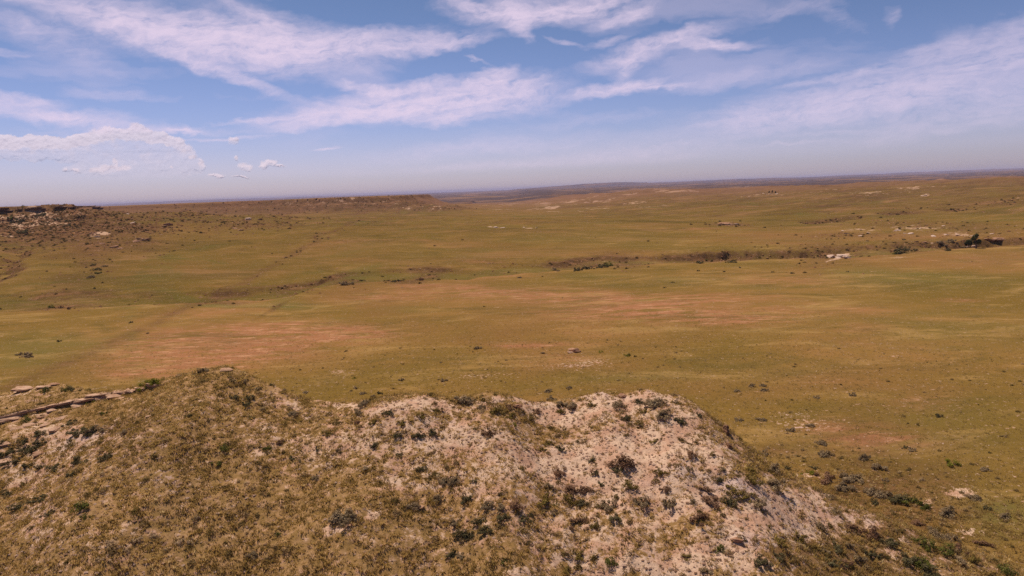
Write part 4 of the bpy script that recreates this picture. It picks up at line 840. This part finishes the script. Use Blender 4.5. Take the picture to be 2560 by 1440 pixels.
top = sst(-.05, .40, f1-np.minimum(sh, 1.5)+.35*(bil-.6))*sst(3.0, 4.4, EL+.3*fbm(AZ, EL, .8, 3, 175))  # painted sunlit rims: cloud opacity raised along upward-facing edges
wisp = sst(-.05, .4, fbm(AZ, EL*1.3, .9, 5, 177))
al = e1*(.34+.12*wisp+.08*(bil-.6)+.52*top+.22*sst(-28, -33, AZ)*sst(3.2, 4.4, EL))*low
puff = sst(.22, .80, f2+.42*(bil-.6))*(.55+.37*sst(.0, .3, f2-sh2))  # puffs too get their bright upper rim from added opacity, not lighting
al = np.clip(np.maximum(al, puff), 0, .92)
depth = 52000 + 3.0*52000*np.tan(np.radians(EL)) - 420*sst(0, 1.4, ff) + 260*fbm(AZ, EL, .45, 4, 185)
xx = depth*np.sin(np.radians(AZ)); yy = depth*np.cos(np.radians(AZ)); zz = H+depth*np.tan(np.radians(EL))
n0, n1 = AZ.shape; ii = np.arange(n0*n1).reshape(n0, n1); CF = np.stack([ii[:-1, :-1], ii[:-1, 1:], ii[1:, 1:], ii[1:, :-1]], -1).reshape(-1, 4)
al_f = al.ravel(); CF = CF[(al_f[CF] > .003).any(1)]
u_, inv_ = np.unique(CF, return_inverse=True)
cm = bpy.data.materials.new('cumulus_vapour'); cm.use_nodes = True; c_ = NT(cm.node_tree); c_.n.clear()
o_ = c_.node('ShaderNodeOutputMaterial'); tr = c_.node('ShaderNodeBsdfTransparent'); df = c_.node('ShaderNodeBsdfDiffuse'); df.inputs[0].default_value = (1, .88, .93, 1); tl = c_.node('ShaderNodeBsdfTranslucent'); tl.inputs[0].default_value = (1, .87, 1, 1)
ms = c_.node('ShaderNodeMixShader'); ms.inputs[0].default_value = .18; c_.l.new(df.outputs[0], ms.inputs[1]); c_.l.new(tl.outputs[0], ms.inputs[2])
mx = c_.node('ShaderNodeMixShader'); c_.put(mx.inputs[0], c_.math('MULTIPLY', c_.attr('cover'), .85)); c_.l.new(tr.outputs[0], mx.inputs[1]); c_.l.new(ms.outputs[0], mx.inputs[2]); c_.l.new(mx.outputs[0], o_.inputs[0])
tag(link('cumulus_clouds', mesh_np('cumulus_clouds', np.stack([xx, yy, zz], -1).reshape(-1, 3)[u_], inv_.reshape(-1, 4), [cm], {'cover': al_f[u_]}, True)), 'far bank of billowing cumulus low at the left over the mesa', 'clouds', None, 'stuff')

# ------------------------------------------------------------------ sun and sky
sd = Vector((-.30, .42, 1.0)).normalized()
elev = math.asin(sd.z); azi = math.atan2(sd.x, sd.y)
sun = bpy.data.lights.new('sun', 'SUN'); sun.energy = 3.9; sun.angle = R(.5); sun.color = (1.0, .92, .82)
so = bpy.data.objects.new('sun', sun); C.objects.link(so); so.rotation_euler = (-sd).to_track_quat('-Z', 'Y').to_euler()

world = bpy.data.worlds.new('World'); scene.world = world; world.use_nodes = True
w = NT(world.node_tree); w.n.clear()
wo = w.node('ShaderNodeOutputWorld'); bg = w.node('ShaderNodeBackground'); bg.inputs['Strength'].default_value = .1; w.l.new(bg.outputs[0], wo.inputs['Surface'])
sky = w.node('ShaderNodeTexSky', sky_type='NISHITA'); sky.sun_disc = False; sky.sun_elevation = elev; sky.sun_rotation = azi
sky.air_density = 1.0; sky.dust_density = .4; sky.ozone_density = 2.0
skyc = w.node('ShaderNodeMix', data_type='RGBA', blend_type='MULTIPLY'); skyc.inputs[0].default_value = 1; w.l.new(sky.outputs[0], skyc.inputs[6]); skyc.inputs[7].default_value = (1, 1, 1, 1)
wsep = w.node('ShaderNodeSeparateXYZ'); w.l.new(w.node('ShaderNodeTexCoord').outputs['Generated'], wsep.inputs[0])
w.l.new(w.mix(w.rng(wsep.outputs[2], .0, .30), (.69, .635, .95), (.47, .50, .63)), skyc.inputs[7])
w.l.new(skyc.outputs[2], bg.inputs['Color'])
world.cycles.sampling_method = 'MANUAL'; world.cycles.sample_map_resolution = 512

# ------------------------------------------------------------------ render settings
scene.render.engine = 'CYCLES'
scene.view_settings.view_transform = 'Standard'; scene.view_settings.look = 'None'; scene.view_settings.exposure = .10; scene.view_settings.gamma = 1
scene.cycles.max_bounces = 5; scene.cycles.diffuse_bounces = 3; scene.cycles.volume_bounces = 1; scene.cycles.glossy_bounces = 1; scene.cycles.transparent_max_bounces = 8
scene.cycles.use_denoising = False
scene.render.resolution_x = 1024; scene.render.resolution_y = 576
